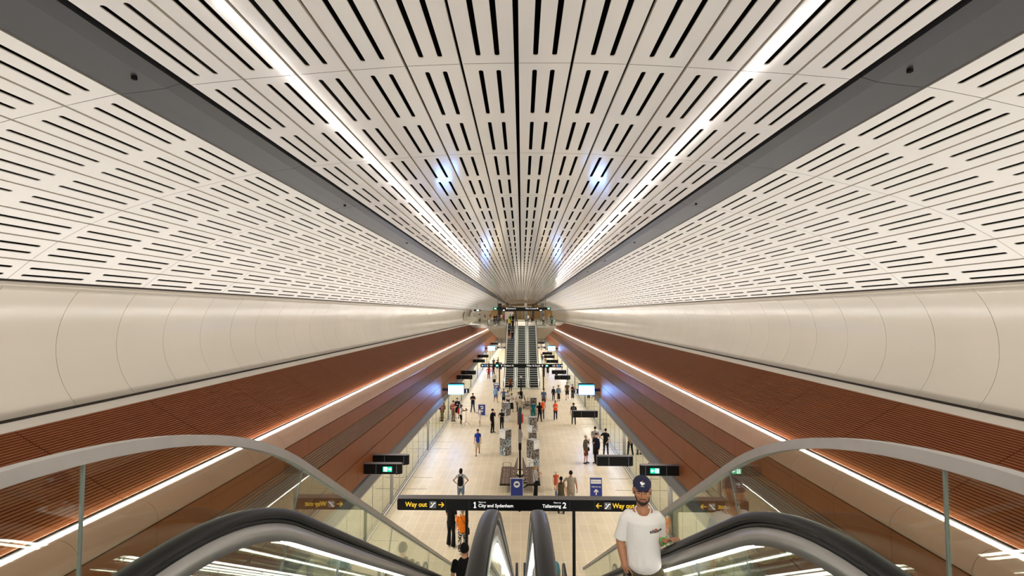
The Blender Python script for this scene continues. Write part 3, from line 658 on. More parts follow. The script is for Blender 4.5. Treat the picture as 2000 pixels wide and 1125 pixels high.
# door indicator boxes cantilevered from the headers
def ind_box(exit_side=0):
    r = empty('indicator_box'); mb = MB()
    out = [(1.497, -.12), (.15, -.12), (.05, -.10), (.0, -.04), (0, .04), (.05, .10), (.15, .12), (1.497, .12)]
    mb.prism_z(out, 2.58, 2.96, 0); fixn(mb.build('housing', BLACK, r))
    mb = MB(); mb.prism_z([(a * .99 + .005, b * .98) for a, b in out], 2.955, 2.975, 0); fixn(mb.build('top_cover', SIGNTOP, r))
    mb = MB(); mb.ell((.22, 0, 2.57), (.05, .05, .05), 0, 8, 5); mb.build('sensor_dome', BLACK, r)
    for x in (.19, 1.0): mb = MB(); mb.box(x, -.123, 2.6, x + .02, -.119, 2.94); mb.build('joint_strip', SIGNTOP, r)
    return r
ib = None
YBS = {-1: [21.2, 48.1, 51.8, 64.2, 71.3, 100], 1: [21.2, 30.8, 48.0, 52.3, 63.8, 70.6, 76.2, 103]}
nth = ('first', 'second', 'third', 'fourth', 'fifth', 'sixth', 'seventh', 'eighth', 'ninth', 'tenth')
for s in (-1, 1):
    for i, y in enumerate(YBS[s]):
        if ib is None: ib = ind_box(); o = ib
        else: o = copy_tree(ib)
        o.location = (s * 4.66, y, 0); o.rotation_euler = (0, 0, PI if s < 0 else 0)
        if s < 0:
            o.rotation_euler = (0, 0, 0); o.scale = (-1, 1, 1)
        tag(o, 'blank black door indicator box on the %s header, %s along from the viewer' % ('left' if s < 0 else 'right', nth[i]), 'indicator box', 'indicator boxes over the platform doors')
for s in (-1, 1):
    r = ind_box(); r.location = (s * 4.66, 20.0, 0)
    if s < 0: r.scale = (-1, 1, 1)
    flat_poly([[(.38, 2.67), (.74, 2.67), (.74, 2.87), (.38, 2.87)]], -.12, GREEN, r, 'exit_panel')
    flat_poly([[(.57, 2.69), (.70, 2.69), (.70, 2.85), (.57, 2.85)]] + arrow(.47, 2.77, .06, -1, .03), -.124, EXITW, r, 'exit_symbol')
    flat_poly([stroke((.64, 2.81), (.61, 2.75), .025), stroke((.61, 2.75), (.66, 2.71), .02), stroke((.625, 2.79), (.67, 2.78), .015)], -.128, GREEN, r, 'running_figure')
    tag(r, 'black box with a lit green exit panel on the %s door header' % ('left' if s < 0 else 'right'), 'exit sign', 'exit signs on the door headers')
# passenger information screens with platform numbers
for Y in (39.4, 85.0):
    for s, num in ((-1, '1'), (1, '2')):
        r = empty('information_screen', (s * 5.09, Y, 0)); mb = MB()
        mb.prism_y(rnd_rect(-.64, 2.50, .64, 3.34, .04), 0, .12); mb.build('housing', mat('screen_case', (.01, .02, .05), .3), r)
        mb = MB(); mb.prism_y(rnd_rect(-.60, 2.62, .60, 3.36, .04), .42, .55); mb.box(-.3, .1, 2.8, .3, .45, 3.2); mb.build('rear_housing', mat('screen_case', (.01, .02, .05), .3), r)
        mb = MB(); mb.box(-.60, -.008, 2.55, .60, -.001, 3.20); mb.build('display', SCREEN, r)
        mb = MB(); mb.box(-.60, -.008, 3.205, .60, -.001, 3.30); mb.build('display_header', SCREENB, r)
        mb = MB(); mb.box(min(s * .6, s * 1.1), .1, 2.78, max(s * .6, s * 1.068), .3, 2.98); mb.build('bracket', mat('bracket_blue', (.02, .03, .12), .3), r)
        tag(r, 'bright information screen on a bracket, %s platform side, %s' % ('left' if s < 0 else 'right', 'nearer the viewer' if Y < 50 else 'under the far concourse'), 'screen', 'platform information screens')
        n = empty('number_sign', (s * 4.27, Y + .15, 0)); mb = MB(); mb.prism_y(rnd_rect(-.19, 2.62, .19, 2.95, .02), 0, .1); mb.build('sign_box', mat('number_navy', (.01, .013, .04), .4), n)
        mb = MB(); mb.box(min(s * .19, s * .3), .03, 2.74, max(s * .19, s * .3), .07, 2.80); mb.build('bracket', BLACK, n)
        if num == '1': flat_poly([stroke((0, 2.68), (0, 2.89), .04), stroke((-.05, 2.85), (0, 2.885), .03), stroke((-.05, 2.69), (.05, 2.69), .024)], 0, TXTW, n, 'number')
        else: text(num, .32, (0, -.004, 2.78), TXTW, n, 'number', 'CENTER', bold=.006)
        tag(n, 'small navy number %s sign beside the %s screen' % (num, 'nearer' if Y < 50 else 'far'), 'sign', 'platform number signs')
        # blue tint of the display emission washes the cladding
for s in (-1, 1):
    r = empty('direction_sign', (s * 3.35, 84.2, 0)); mb = MB(); mb.prism_y(rnd_rect(-.75, 2.95, .75, 3.22, .03), 0, .12); mb.build('sign_box', mat('number_navy', (.01, .013, .04), .4), r)
    text('Way out', .2, (0, -.004, 3.08), TXTW, r, align='CENTER'); mb = MB(); mb.tube([(0, .06, 3.2), (0, .06, 5.2)], .03, n=6); mb.build('hanger_rod', BLACK, r)
    tag(r, 'small navy direction sign hung under the concourse, %s of the far escalators' % ('left' if s < 0 else 'right'), 'sign')

# ------------------------------------------------------------------ platform furniture
def poster(x, y, rz, h, ww, label, kind):
    r = empty('floor_poster_stand', (x, y, 0), rz); a = .10
    mb = MB()
    mb.add([(-ww / 2, -.12, 0), (ww / 2, -.12, 0), (ww / 2, 0, h), (-ww / 2, 0, h), (-ww / 2, -.10, 0), (ww / 2, -.10, 0), (ww / 2, .02, h), (-ww / 2, .02, h)], [(0, 1, 2, 3), (7, 6, 5, 4), (0, 3, 7, 4), (1, 5, 6, 2), (3, 2, 6, 7), (0, 4, 5, 1)])
    mb.build('frame', mat('poster_rim', (.6, .6, .66), .4), r)
    mb = MB(); mb.add([(-ww / 2 + .02, .20, 0), (ww / 2 - .02, .20, 0), (ww / 2 - .02, .03, h - .02), (-ww / 2 + .02, .03, h - .02), (-ww / 2 + .02, .22, 0), (ww / 2 - .02, .22, 0), (ww / 2 - .02, .05, h - .02), (-ww / 2 + .02, .05, h - .02)], [(3, 2, 1, 0), (4, 5, 6, 7), (4, 7, 3, 0), (2, 6, 5, 1), (3, 7, 6, 2), (1, 5, 4, 0)]); mb.build('rear_leg', STEEL_D, r)
    tilt = math.atan2(.12, h); f = empty('poster', (0, -.125, 0)); f.parent = r; f.rotation_euler = (-tilt, 0, 0)
    b = ww / 2 - .025
    flat_poly([[(-b, .03), (b, .03), (b, h - .03), (-b, h - .03)]], 0, BLUE, f, 'panel', .003)
    if kind == 'way':
        flat_poly([[(-b + .03, h - .28), (b - .03, h - .28), (b - .03, h - .10), (-b + .03, h - .10)]], -.003, WHITE, f, 'white_label', .002)
        text('Exit street level', .062, (0, -.007, h - .19), BLACK, f, align='CENTER'); text('Walk this way', .075, (0, -.005, h - .42), WHITE, f, align='CENTER', bold=.002)
        flat_poly(arrow_up(0, h - .66, .12, .05), -.003, WHITE, f, 'arrow', .002)
        flat_poly([stroke((-b + .42 * i / 6 * 1.1, h - 1.0 + .07 * math.sin(i * 1.2 + 1) - .02 * i), (-b + .42 * (i + 1) / 6 * 1.1, h - 1.0 + .07 * math.sin((i + 1) * 1.2 + 1) - .02 * (i + 1)), .035) for i in range(6)], -.003, WHITE, f, 'wave', .002)
    elif kind == 'disc':
        flat_poly([[(.15 * math.cos(t * PI / 8), h - .28 + .15 * math.sin(t * PI / 8)) for t in range(16)]], -.003, WHITE, f, 'white_disc', .002)
        flat_poly([rnd_rect(-.08, h - .33, .08, h - .23, .03)], -.005, BLUE, f, 'train_symbol', .002)
        if h < .99: flat_poly([stroke((-.12, h - .55), (.14, h - .55), .05), stroke((-.12, h - .63), (.08, h - .63), .05)], -.003, WHITE, f, 'text_lines', .002)
    else:
        flat_poly([[(-b + .05, h - .25), (b - .05, h - .25), (b - .05, h - .08), (-b + .05, h - .08)]], -.003, WHITE, f, 'white_label', .002)
        flat_poly(arrow_up(.05, h - .45, .1, .05), -.003, WHITE, f, 'arrow', .002)
    tag(r, label, 'poster stand', 'blue floor poster stands'); return r
poster(3.47, 23.6, 0, 1.32, .58, 'blue floor poster with Walk this way and an arrow, on the right', 'way')
poster(-.19, 24.4, 0, 1.0, .62, 'blue floor poster with a white disc in front of the near bench', 'disc')
poster(-3.43, 44.0, 0, .95, .64, 'blue floor poster beside the person dressed in white', 'disc')
poster(-2.81, 57.4, 0, .95, .62, 'blue floor poster at the left of the far escalator feet', 'label')
poster(-3.34, 79.5, 0, 1.1, .55, 'small blue floor poster far back left of the escalators', 'disc')
# exhibition cubes, stacked three high
def cube_mesh(i, flip):
    mb = MB(); a = .26
    mb.box(-a, -a, 0, a, a, .52, 0); me = mb.mesh('exhibit_cube')
    for m in (WHITE, PHOTOS[i % 4], PHOTOS[(i + 1) % 4], mat('cube_top', (.72, .72, .7), .5)): me.materials.append(m)
    idx = [3, 3, 1, 2, 2, 1]
    if flip: idx[{'R': 2, 'L': 4}[flip]] = 0
    for p, k in zip(me.polygons, idx): p.material_index = k
    return me
TW = [(-.98, 31.97, 'the nearer left stack', (44, 30, 46), ('', '', 'L')), (-1.24, 41.5, 'the farther left stack', (25, 50, 30), ('R', '', '')),
      (.80, 35.8, 'the middle right stack', (6, 42, 10), ('', 'L', '')), (.70, 29.5, 'the nearest right stack', (48, 36, 50), ('L', '', 'R')), (1.05, 44.0, 'the farthest right stack', (8, 14, 5), ('', '', ''))]
ci = 0
for x, y, nm, an, fl_ in TW:
    for k in range(3):
        ci += 1
        o = link('exhibit_cube', cube_mesh(ci, fl_[k])); o.location = (x, y, k * .522); o.rotation_euler = (0, 0, math.radians(an[k]))
        tag(o, 'photo printed display cube, %s of %s' % (('bottom', 'middle', 'top')[k], nm), 'display cube', 'stacked exhibition cubes')
        if fl_[k]:
            face_rot = 0 if fl_[k] == 'R' else -PI / 2
            t = empty('print', (0, 0, 0)); t.parent = o; t.rotation_euler = (0, 0, face_rot)
            flat_poly([stroke((-.17, .42), (.08, .42), .012), stroke((-.17, .39), (.05, .39), .01)], -.2601, mat('print_grey', (.3, .3, .3), .5), t, 'text_lines', .001)
            flat_poly([[(.1, .06), (.18, .06), (.18, .085), (.1, .085)], [(-.18, .05), (-.15, .05), (-.15, .09), (-.18, .09)]], -.2601, BLACK, t, 'logo_mark', .001)
# centre pole with bench
def bench(x, y, label, sides=(-1, 1), L=2.7):
    r = empty('platform_bench', (x, y, 0))
    for s in sides:
        for k in range(4):
            xa = .36 + k * .16; xb = xa + .145
            mb = MB(); mb.box(min(s * xa, s * xb), 0, .42, max(s * xa, s * xb), L, .46); mb.build('seat_slat', WOOD, r)
        for yy in (.25, 1.1, 1.95):
            mb = MB(); p = [(.30, .50), (.34, .48), (.16, 1.02), (.12, 1.02)]
            mb.add([(s * a, yy2, b) for yy2 in (yy, yy + .58) for a, b in p], [(0, 1, 2, 3), (7, 6, 5, 4), (0, 4, 5, 1), (1, 5, 6, 2), (2, 6, 7, 3), (3, 7, 4, 0)]); fixn(mb.build('backrest', WOOD, r))
        for yy in (.06, 1.0, 1.85, 2.6):
            mb = MB(); mb.tube([(s * .50, yy, .45), (s * .50, yy, .68), (s * .56, yy, .72), (s * .88, yy, .72), (s * .94, yy, .68), (s * .94, yy, .45)], .014, n=6); mb.build('armrest', mat('armrest_brown', (.18, .12, .09), .35, metal=.5), r)
        mb = MB(); mb.box(min(s * .3, s * 1.0), -.03, .36, max(s * .3, s * 1.0), .03, .42); mb.box(min(s * .3, s * 1.0), L - .03, .36, max(s * .3, s * 1.0), L + .03, .42); mb.box(min(s * .96, s * 1.01), -.03, .36, max(s * .96, s * 1.01), L + .03, .42); mb.build('frame', BLACK, r)
    for yy in (.3, L / 2, L - .3):
        mb = MB(); mb.tube([(-.6, yy, .39), (-.12, yy, .12), (-.1, yy, 0)], .03, n=6); mb.tube([(.6, yy, .39), (.12, yy, .12), (.1, yy, 0)], .03, n=6); mb.tube([(-.5, yy, .40), (.5, yy, .40)], .03, n=6); mb.build('leg', BLACK, r)
    tag(r, label, 'bench', 'timber platform benches')
bench(-.04, 25.25, 'near double sided timber bench around the tall black pole')
bench(.10, 46.6, 'far timber bench beside the thin black pole', (1,), 1.9)
r = empty('equipment_pole', (-.04, 25.85, 0)); mb = MB(); mb.tube([(0, 0, .02), (0, 0, 3.0)], .055, n=10); mb.build('pole', BLACK, r)
mb = MB(); mb.prism_z([(-.075, -.06), (.075, -.06), (.075, .06), (-.075, .06)], 1.95, 2.3); mb.build('junction_box', BLACK, r)
mb = MB(); mb.prism_z([(-.08, -.065), (.08, -.065), (.08, .065), (-.08, .065)], 2.3, 2.98); mb.box(.08, -.04, 2.55, .13, .04, 2.8); mb.build('grey_housing', mat('pole_grey', (.33, .32, .32), .4), r)
mb = MB(); mb.prism_z([(-.09, -.06), (.09, -.06), (.09, .06), (-.09, .06)], 3.25, 4.0); mb.ell((0, 0, 4.0), (.09, .07, .09), 0, 10, 6); mb.build('display_head', mat('pole_teal', (.015, .06, .07), .25, spec=.8), r)
mb = MB(); mb.prism_z([(-.06, -.05), (.06, -.05), (.06, .05), (-.06, .05)], 2.98, 3.25); mb.build('neck', BLACK, r)
tag(r, 'tall black equipment pole with grey housing rising from the near bench', 'pole')
r = empty('equipment_pole', (-.02, 49.6, 0)); mb = MB(); mb.tube([(0, 0, .02), (0, 0, 2.5)], .07, n=8); mb.build('pole', BLACK, r); mb = MB(); mb.box(-.12, -.12, 0, .12, .12, .02); mb.build('base_plate', BLACK, r)
mb = MB(); mb.ell((0, 0, 2.6), (.12, .12, .14), 0, 10, 6); mb.build('lamp_head', mat('lamp_grey', (.55, .55, .55), .4), r); mb = MB(); mb.box(-.16, -.12, 0.5, .16, .1, 1.2); mb.build('cabinet', BLACK, r)
tag(r, 'thin black pole with pale head in front of the far escalators', 'pole')
r = empty('fire_cabinet', (-.03, 40.5, 0)); mb = MB(); mb.box(-.27, -.12, 0, -.06, .12, .98); mb.tube([(-.165, 0, .9), (-.165, 0, 1.02)], .07, n=8); mb.build('post_cabinet', mat('fire_red', (.55, .01, .015), .35), r)
mb = MB(); mb.box(-.06, -.1, .15, .19, .1, .82); mb.build('side_cabinet', mat('fire_red', (.55, .01, .015), .35), r); mb = MB(); mb.box(-.22, -.13, .45, -.11, -.12, .7); mb.build('handle', BLACK, r)
tag(r, 'red fire equipment cabinet on the platform behind the tall pole', 'fire cabinet')
r = empty('tripod', (-4.37, 40.1, 0)); mb = MB(); mb.tube([(0, 0, .3), (0, 0, 1.22)], .013, n=6); mb.build('pole', BLACK, r)
for a in (20, 140, 260):
    mb = MB(); c, d = math.cos(math.radians(a)), math.sin(math.radians(a)); mb.tube([(0, 0, .34), (c * .32, d * .32, .02)], .012, n=6); mb.build('leg', BLACK, r)
mb = MB(); mb.box(-.04, -.01, 1.2, .04, .01, 1.36); mb.build('phone_mount', BLACK, r)
tag(r, 'thin tripod with a phone in front of the man with a red backpack', 'tripod')
#PEOPLE
# ------------------------------------------------------------------ people
SKIN = {'l': srgb(214, 160, 130), 'm': srgb(176, 120, 88), 'd': srgb(112, 72, 50), 't': srgb(150, 98, 70)}
PAL = dict(black=(14, 14, 16), navy=(22, 28, 50), dark=(32, 34, 40), white=(226, 224, 220), cream=(206, 196, 176), grey=(150, 148, 144), lgrey=(186, 186, 184),
           dgrey=(74, 76, 80), blue=(30, 60, 160), lblue=(130, 165, 205), sblue=(84, 104, 136), denim=(50, 70, 98), ldenim=(104, 124, 146), red=(168, 28, 42), pink=(170, 84, 92), khaki=(120, 98, 72),
           olive=(84, 76, 56), brown=(104, 56, 34), beige=(190, 174, 144), orange=(236, 124, 20), hivis=(240, 88, 34), teal=(10, 108, 112), aqua=(110, 168, 178), yellow=(216, 206, 30), stone=(160, 150, 132),
           blonde=(176, 150, 110), hairb=(20, 15, 12), hairbr=(58, 38, 26), hairg=(150, 146, 140), coral=(206, 96, 66), floral=(90, 110, 160), green=(50, 110, 60))
def cm(n): return mat('cloth_' + n, srgb(*PAL[n]), .8, var=.1, vscale=9, spec=.25)
def sk(n): return mat('skin_' + n, SKIN[n], .55, spec=.35)
ARMS = dict(down=((.06, .02, -.28), (.09, -.04, -.53)), fold=((.05, -.03, -.27), (-.16, -.20, -.20)), phone=((.04, -.02, -.28), (-.06, -.27, -.17)), reach=((.02, -.20, -.18), (-.02, -.44, -.12)),
            hip=((.20, .05, -.22), (.03, -.04, -.42)), face=((.06, -.10, -.24), (-.12, -.20, .06)), back=((.10, .08, -.26), (-.02, .16, -.46)), rail=((.10, -.08, -.24), (.20, -.26, -.22)), swing=((.05, .12, -.25), (.07, .10, -.50)), fwd=((.05, -.06, -.27), (.05, -.24, -.46)))
PI_ = 0
def person(x, y, z, h, rz, label, top='black', bot='black', low='trousers', sleeve='short', skin='m', hair='hairb', hairstyle='short', arms=('down', 'down'), stance='stand', shoes='dark', hat=None, w=1.0, bend=0, vox=None, pattern=None, group=None):
    k = h / 1.75; r = empty('person', (x, y, z), math.radians(rz)); tag(r, label, 'person', group)
    vox = vox or (.017 if y < 28 else .022)
    V = lambda a, b, c: (a * k, b * k, c * k)
    d = dict(stand=((.02, -.01), (-.02, 0)), walk=((-.20, .0), (.17, .10)), step=((-.12, 0), (.10, .03)), wide=((-.02, 0), (.02, 0)))[stance]
    leg = {}
    for s, (fy, fl_) in zip((-1, 1), d):
        sx = .115 if stance != 'wide' else .17
        leg[s] = [V(s * .085, 0, .93), V(s * .10, fy * .45 - .03, .50), V(s * sx, fy, .085 + fl_)]
    lean = -bend; sh = {s: V(s * .168 * w, lean, 1.40) for s in (-1, 1)}; A = {}
    for s, an in zip((-1, 1), arms):
        e, wr = ARMS[an]; b = sh[s]; A[s] = [b, (b[0] + s * e[0] * k, b[1] + e[1] * k, b[2] + e[2] * k), (b[0] + s * wr[0] * k, b[1] + wr[1] * k, b[2] + wr[2] * k)]
    hc = V(0, lean - .02 - bend * .4, 1.625)
    torso = [V(0, 0, .90), V(0, 0, 1.02), V(0, lean * .5, 1.18), V(0, lean, 1.35), V(0, lean, 1.43)]
    # one continuous body
    mb = MB(); q = lambda *a: [(p[0] * k, p[1] * k) for p in a]
    mb.tube(torso, q((.15 * w, .10), (.145 * w, .095), (.130 * w, .095), (.150 * w, .10), (.10, .07)), n=12, up=(1, 0, 0))
    mb.tube([V(0, lean, 1.40), V(0, lean - .01, 1.56)], [.058 * k, .052 * k], n=8)
    mb.ell(hc, V(.074, .092, .112), nu=14, nv=10); mb.ell((hc[0], hc[1] - .03 * k, hc[2] - .065 * k), V(.052, .055, .05), nu=10, nv=6)
    mb.tube([(hc[0], hc[1] - .088 * k, hc[2] + .015 * k), (hc[0], hc[1] - .105 * k, hc[2] - .022 * k)], [.008 * k, .014 * k], n=6)
    for s in (-1, 1):
        mb.ell((hc[0] + s * .076 * k, hc[1] + .01 * k, hc[2] - .01 * k), V(.012, .02, .03), nu=8, nv=6)
        mb.tube([sh[s], A[s][1], A[s][2]], [.050 * k, .040 * k, .026 * k], n=8)
        L = leg[s]; mb.tube([L[0], L[1], tuple((Vector(L[1]) * .45 + Vector(L[2]) * .55) + Vector((0, .015, 0))), L[2]], [.080 * k, .055 * k, .050 * k, .034 * k], n=8)
    me = remesh(mb, vox, 2, 'body'); fine = MB()
    for s in (-1, 1):                               # hands: palm, four fingers, thumb
        wv = Vector(A[s][2]); dr = (wv - Vector(A[s][1])).normalized(); side = Vector((-s, -.3, 0)); side = (side - dr * side.dot(dr)).normalized(); up = dr.cross(side)
        pc = wv + dr * .045 * k; fine.tube([wv - dr * .01, pc, wv + dr * .09 * k], [(.024 * k, .018 * k), (.040 * k, .015 * k), (.038 * k, .013 * k)], n=8, up=tuple(up))
        for i, (o_, ln) in enumerate(((-.028, .070), (-.010, .080), (.010, .075), (.027, .058))):
            b = wv + dr * .085 * k + up * o_ * k; m_ = b + dr * ln * .5 * k + side * .008 * k; fine.tube([b, m_, b + dr * ln * .85 * k + side * .03 * k], [.0085 * k, .008 * k, .007 * k], n=6)
        fine.tube([wv + dr * .03 * k - up * .03 * k, wv + dr * .06 * k - up * .05 * k + side * .02 * k, wv + dr * .085 * k - up * .05 * k + side * .035 * k], [.011 * k, .010 * k, .008 * k], n=6)
    n0 = len(me.vertices); bm = bmesh.new(); bm.from_mesh(me); t = fine.mesh('t'); bm.from_mesh(t); bm.to_mesh(me); bm.free(); bpy.data.meshes.remove(t)
    for p in me.polygons: p.use_smooth = True
    link('body', me, r, [sk(skin)])
    e = MB()
    for s in (-1, 1): e.ell((hc[0] + s * .029 * k, hc[1] - .083 * k, hc[2] + .008 * k), V(.011, .010, .006), nu=6, nv=4)
    e.build('eyes', mat('eye_dark', (.02, .015, .01), .3), r)
    # clothing
    mb = MB(); g = .014
    hem = .84 if low != 'dress' else .95
    tt = [V(0, 0, hem), V(0, 0, 1.02), V(0, lean * .5, 1.18), V(0, lean, 1.34), V(0, lean, 1.425)]
    mb.tube(tt, q((.165 * w, .125), (.160 * w, .122), (.150 * w, .116), (.168 * w, .114), (.115, .082)), n=14, up=(1, 0, 0), flat=True)
    for s in (-1, 1):
        b, el, wr = [Vector(p) for p in A[s]]
        if sleeve == 'long': mb.tube([b, el, wr - (wr - el).normalized() * .03 * k], [.056 * k, .050 * k, .040 * k], n=8)
        elif sleeve == 'short': mb.tube([b + (el - b) * .66, b + (el - b) * .3, b], [.058 * k, .056 * k, .056 * k], n=8, flat=True)
        else: mb.tube([b - Vector((s * .02 * k, 0, 0)), b + (el - b) * .03], [.046 * k, .044 * k], n=8)
    link('top', remesh(mb, vox, 1, 'top'), r, [cm(top) if isinstance(top, str) else top])
    bm_ = cm(bot) if isinstance(bot, str) else bot; mb = MB()
    if low in ('trousers', 'shorts', 'wide'):
        mb.tube([V(0, 0, .84), V(0, 0, 1.0)], q((.160 * w, .118), (.150 * w, .11)), n=12, up=(1, 0, 0))
        for s in (-1, 1):
            a, b, c = [Vector(p) for p in leg[s]]
            if low == 'shorts': mb.tube([a - Vector((0, 0, .03 * k)), a + (b - a) * .92], [(.098 * k * w, .105 * k), (.082 * k, .085 * k)], n=10)
            else:
                e_ = (.052, .060) if low == 'trousers' else (.085, .09); mb.tube([a - Vector((0, 0, .03 * k)), b, c + Vector((0, 0, .0))], [(.096 * k * w, .10 * k), (.066 * k, .07 * k), (e_[0] * k, e_[1] * k)], n=10)
    elif low == 'skirt': mb.tube([V(0, 0, .50), V(0, 0, .80), V(0, 0, 1.0)], q((.19 * w, .16), (.175 * w, .14), (.145 * w, .11)), n=14, up=(1, 0, 0), flat=True)
    else: mb.tube([V(0, 0, .28 if low == 'longskirt' else .46), V(0, 0, .75), V(0, 0, 1.02)], q((.19 * w, .16), (.165 * w, .14), (.14 * w, .105)), n=14, up=(1, 0, 0), flat=True)
    link('trousers' if low in ('trousers', 'wide') else 'shorts' if low == 'shorts' else 'skirt', remesh(mb, vox, 1, 'bottom'), r, [bm_])
    for s in (-1, 1):
        c = Vector(leg[s][2]); mb = MB(); zz = c.z - .085 * k
        mb.tube([(c.x, c.y + .055 * k, zz + .042 * k), (c.x, c.y - .05 * k, zz + .045 * k), (c.x * 1.05, c.y - .15 * k, zz + .032 * k)], [(.036 * k, .040 * k), (.042 * k, .042 * k), (.040 * k, .028 * k)], n=8, up=(1, 0, 0)); mb.build('shoe', cm(shoes), r)
    hm = cm(hair); mb = MB(); rot = Matrix.Rotation(math.radians(-22), 3, 'X'); hc2 = (hc[0], hc[1] + .010 * k, hc[2] + .012 * k)
    if hairstyle != 'bald':
        mb.ell(hc2, V(.084, .100, .114), nu=14, nv=7, z0=-.12, z1=1, rot=rot)
        if hairstyle in ('long', 'bob'):
            zb = -.10 if hairstyle == 'bob' else -.26
            mb.tube([(hc[0], hc[1] + .04 * k, hc[2] + .03 * k), (hc[0], hc[1] + .06 * k, hc[2] - .08 * k), (hc[0], hc[1] + .085 * k, hc[2] + zb * k)], q((.082, .05), (.085, .045), (.06, .028)), n=10, up=(1, 0, 0))
        elif hairstyle == 'tail':
            mb.tube([(hc[0], hc[1] + .085 * k, hc[2] + .04 * k), (hc[0], hc[1] + .125 * k, hc[2] - .06 * k), (hc[0], hc[1] + .12 * k, hc[2] - .24 * k)], [.030 * k, .032 * k, .012 * k], n=8)
        elif hairstyle == 'bun': mb.ell((hc[0], hc[1] + .09 * k, hc[2] + .06 * k), V(.04, .04, .04), nu=8, nv=6)
        elif hairstyle == 'afro': mb.ell((hc[0], hc[1] + .015 * k, hc[2] + .04 * k), V(.11, .115, .105), nu=12, nv=8)
        mb.build('hair', hm, r)
    if hat:
        mb = MB(); hcm = cm(hat[1]); c = (hc[0], hc[1] + .004 * k, hc[2] + .045 * k)
        mb.ell(c, V(.092, .108, .088), nu=14, nv=6, z0=-.05, z1=1)
        if hat[0] == 'cap': mb.ell((c[0], c[1] - .10 * k, c[2] + .0 * k), V(.07, .085, .010), nu=12, nv=4)
        else: mb.ell((c[0], c[1], c[2] + .0 * k), V(*((.15, .165, .014) if h > 1 else (.21, .22, .03))), nu=16, nv=4)
        mb.build('hat', hcm, r)
    return r
def backpack(x, y, z, rz, h, col, label, tall=.44):
    k = h / 1.75; r = empty('backpack', (x, y, z), math.radians(rz)); mb = MB(); b = .215
    mb.tube([(0, b * k, 1.02 * k), (0, (b + .01) * k, 1.18 * k), (0, (b - .01) * k, (1.02 + tall * .8) * k)], [(.135 * k, .08 * k), (.14 * k, .085 * k), (.11 * k, .06 * k)], n=12, up=(1, 0, 0)); mb.build('bag', cm(col), r)
    mb = MB(); mb.tube([(0, (b + .075) * k, 1.05 * k), (0, (b + .08) * k, 1.16 * k)], [(.09 * k, .03 * k), (.09 * k, .03 * k)], n=10, up=(1, 0, 0)); mb.build('pocket', cm(col), r)
    for s in (-1, 1):
        mb = MB(); mb.tube([(s * .07 * k, (b - .04) * k, 1.40 * k), (s * .10 * k, .02 * k, 1.475 * k), (s * .11 * k, -.125 * k, 1.38 * k), (s * .12 * k, -.14 * k, 1.2 * k), (s * .15 * k, -.02 * k, 1.08 * k), (s * .12 * k, (b - .05) * k, 1.06 * k)], .014 * k, n=6); mb.build('strap', cm(col), r)
    tag(r, label, 'backpack', None); return r
def handbag(x, y, z, rz, h, col, label, side=1, low=.86, strap=True):
    k = h / 1.75; r = empty('shoulder_bag', (x, y, z), math.radians(rz)); mb = MB(); mb.tube([(side * .24 * k, -.02 * k, (low - .10) * k), (side * .24 * k, -.02 * k, (low + .06) * k)], [(.055 * k, .13 * k), (.045 * k, .11 * k)], n=10, up=(1, 0, 0)); mb.build('bag', cm(col), r)
    if strap: mb = MB(); mb.tube([(side * .24 * k, -.08 * k, (low + .06) * k), (side * .10 * k, -.15 * k, 1.2 * k), (-side * .10 * k, -.06 * k, 1.50 * k), (-side * .06 * k, .10 * k, 1.42 * k), (side * .20 * k, .12 * k, 1.05 * k), (side * .24 * k, .04 * k, (low + .06) * k)], .010 * k, n=6); mb.build('strap', cm(col), r)
    tag(r, label, 'bag'); return r
PATT = mat('leaf_print', (.35, .35, .33), .8); PATT.node_tree.nodes['Principled BSDF'].inputs['Roughness'].default_value = .8
_nt = PATT.node_tree; _n = _nt.nodes.new('ShaderNodeTexNoise'); _n.inputs['Scale'].default_value = 16; _tc = _nt.nodes.new('ShaderNodeTexCoord'); _nt.links.new(_tc.outputs['Object'], _n.inputs['Vector'])
_cr = _nt.nodes.new('ShaderNodeValToRGB'); _cr.color_ramp.interpolation = 'CONSTANT'; _cr.color_ramp.elements[0].color = (.012, .012, .014, 1); _cr.color_ramp.elements[1].position = .53; _cr.color_ramp.elements[1].color = (.6, .58, .52, 1)
_nt.links.new(_n.outputs[0], _cr.inputs[0]); _nt.links.new(_cr.outputs[0], _nt.nodes['Principled BSDF'].inputs['Base Color'])
P = person
P(-2.71, 31.8, 0, 1.62, 8, 'boy in a royal blue polo and beige shorts walking alone', 'blue', 'beige', 'shorts', skin='m', stance='walk', arms=('down', 'swing'), w=.9)
P(-4.34, 45.3, 0, 1.72, 5, 'man in navy shirt and jeans standing with folded arms', 'navy', 'denim', arms=('fold', 'fold'), stance='wide', skin='m')
P(-5.60, 41.6, 0, 1.68, 60, 'man in a pink shirt and khaki trousers looking at a phone', 'pink', 'khaki', arms=('phone', 'phone'), hat=('cap', 'navy'), skin='l')
backpack(-5.60, 41.6, 0, 60, 1.68, 'khaki', 'khaki backpack on the man in a pink shirt')
P(-5.42, 42.8, 0, 1.71, 20, 'person in black behind the man in the pink shirt', 'black', 'black', 'skirt', sleeve='long', arms=('phone', 'face'), skin='l')
handbag(-5.42, 42.8, 0, 20, 1.71, 'blue', 'blue shoulder bag on the person in black by the doors')
P(-4.76, 39.95, 0, 1.66, 75, 'man in white t-shirt and grey cap reaching to the tripod', 'white', 'black', 'shorts', arms=('reach', 'reach'), hat=('cap', 'dgrey'), skin='d', stance='step', shoes='white', w=1.05)
backpack(-4.76, 39.95, 0, 75, 1.66, 'red', 'red backpack on the man at the tripod')
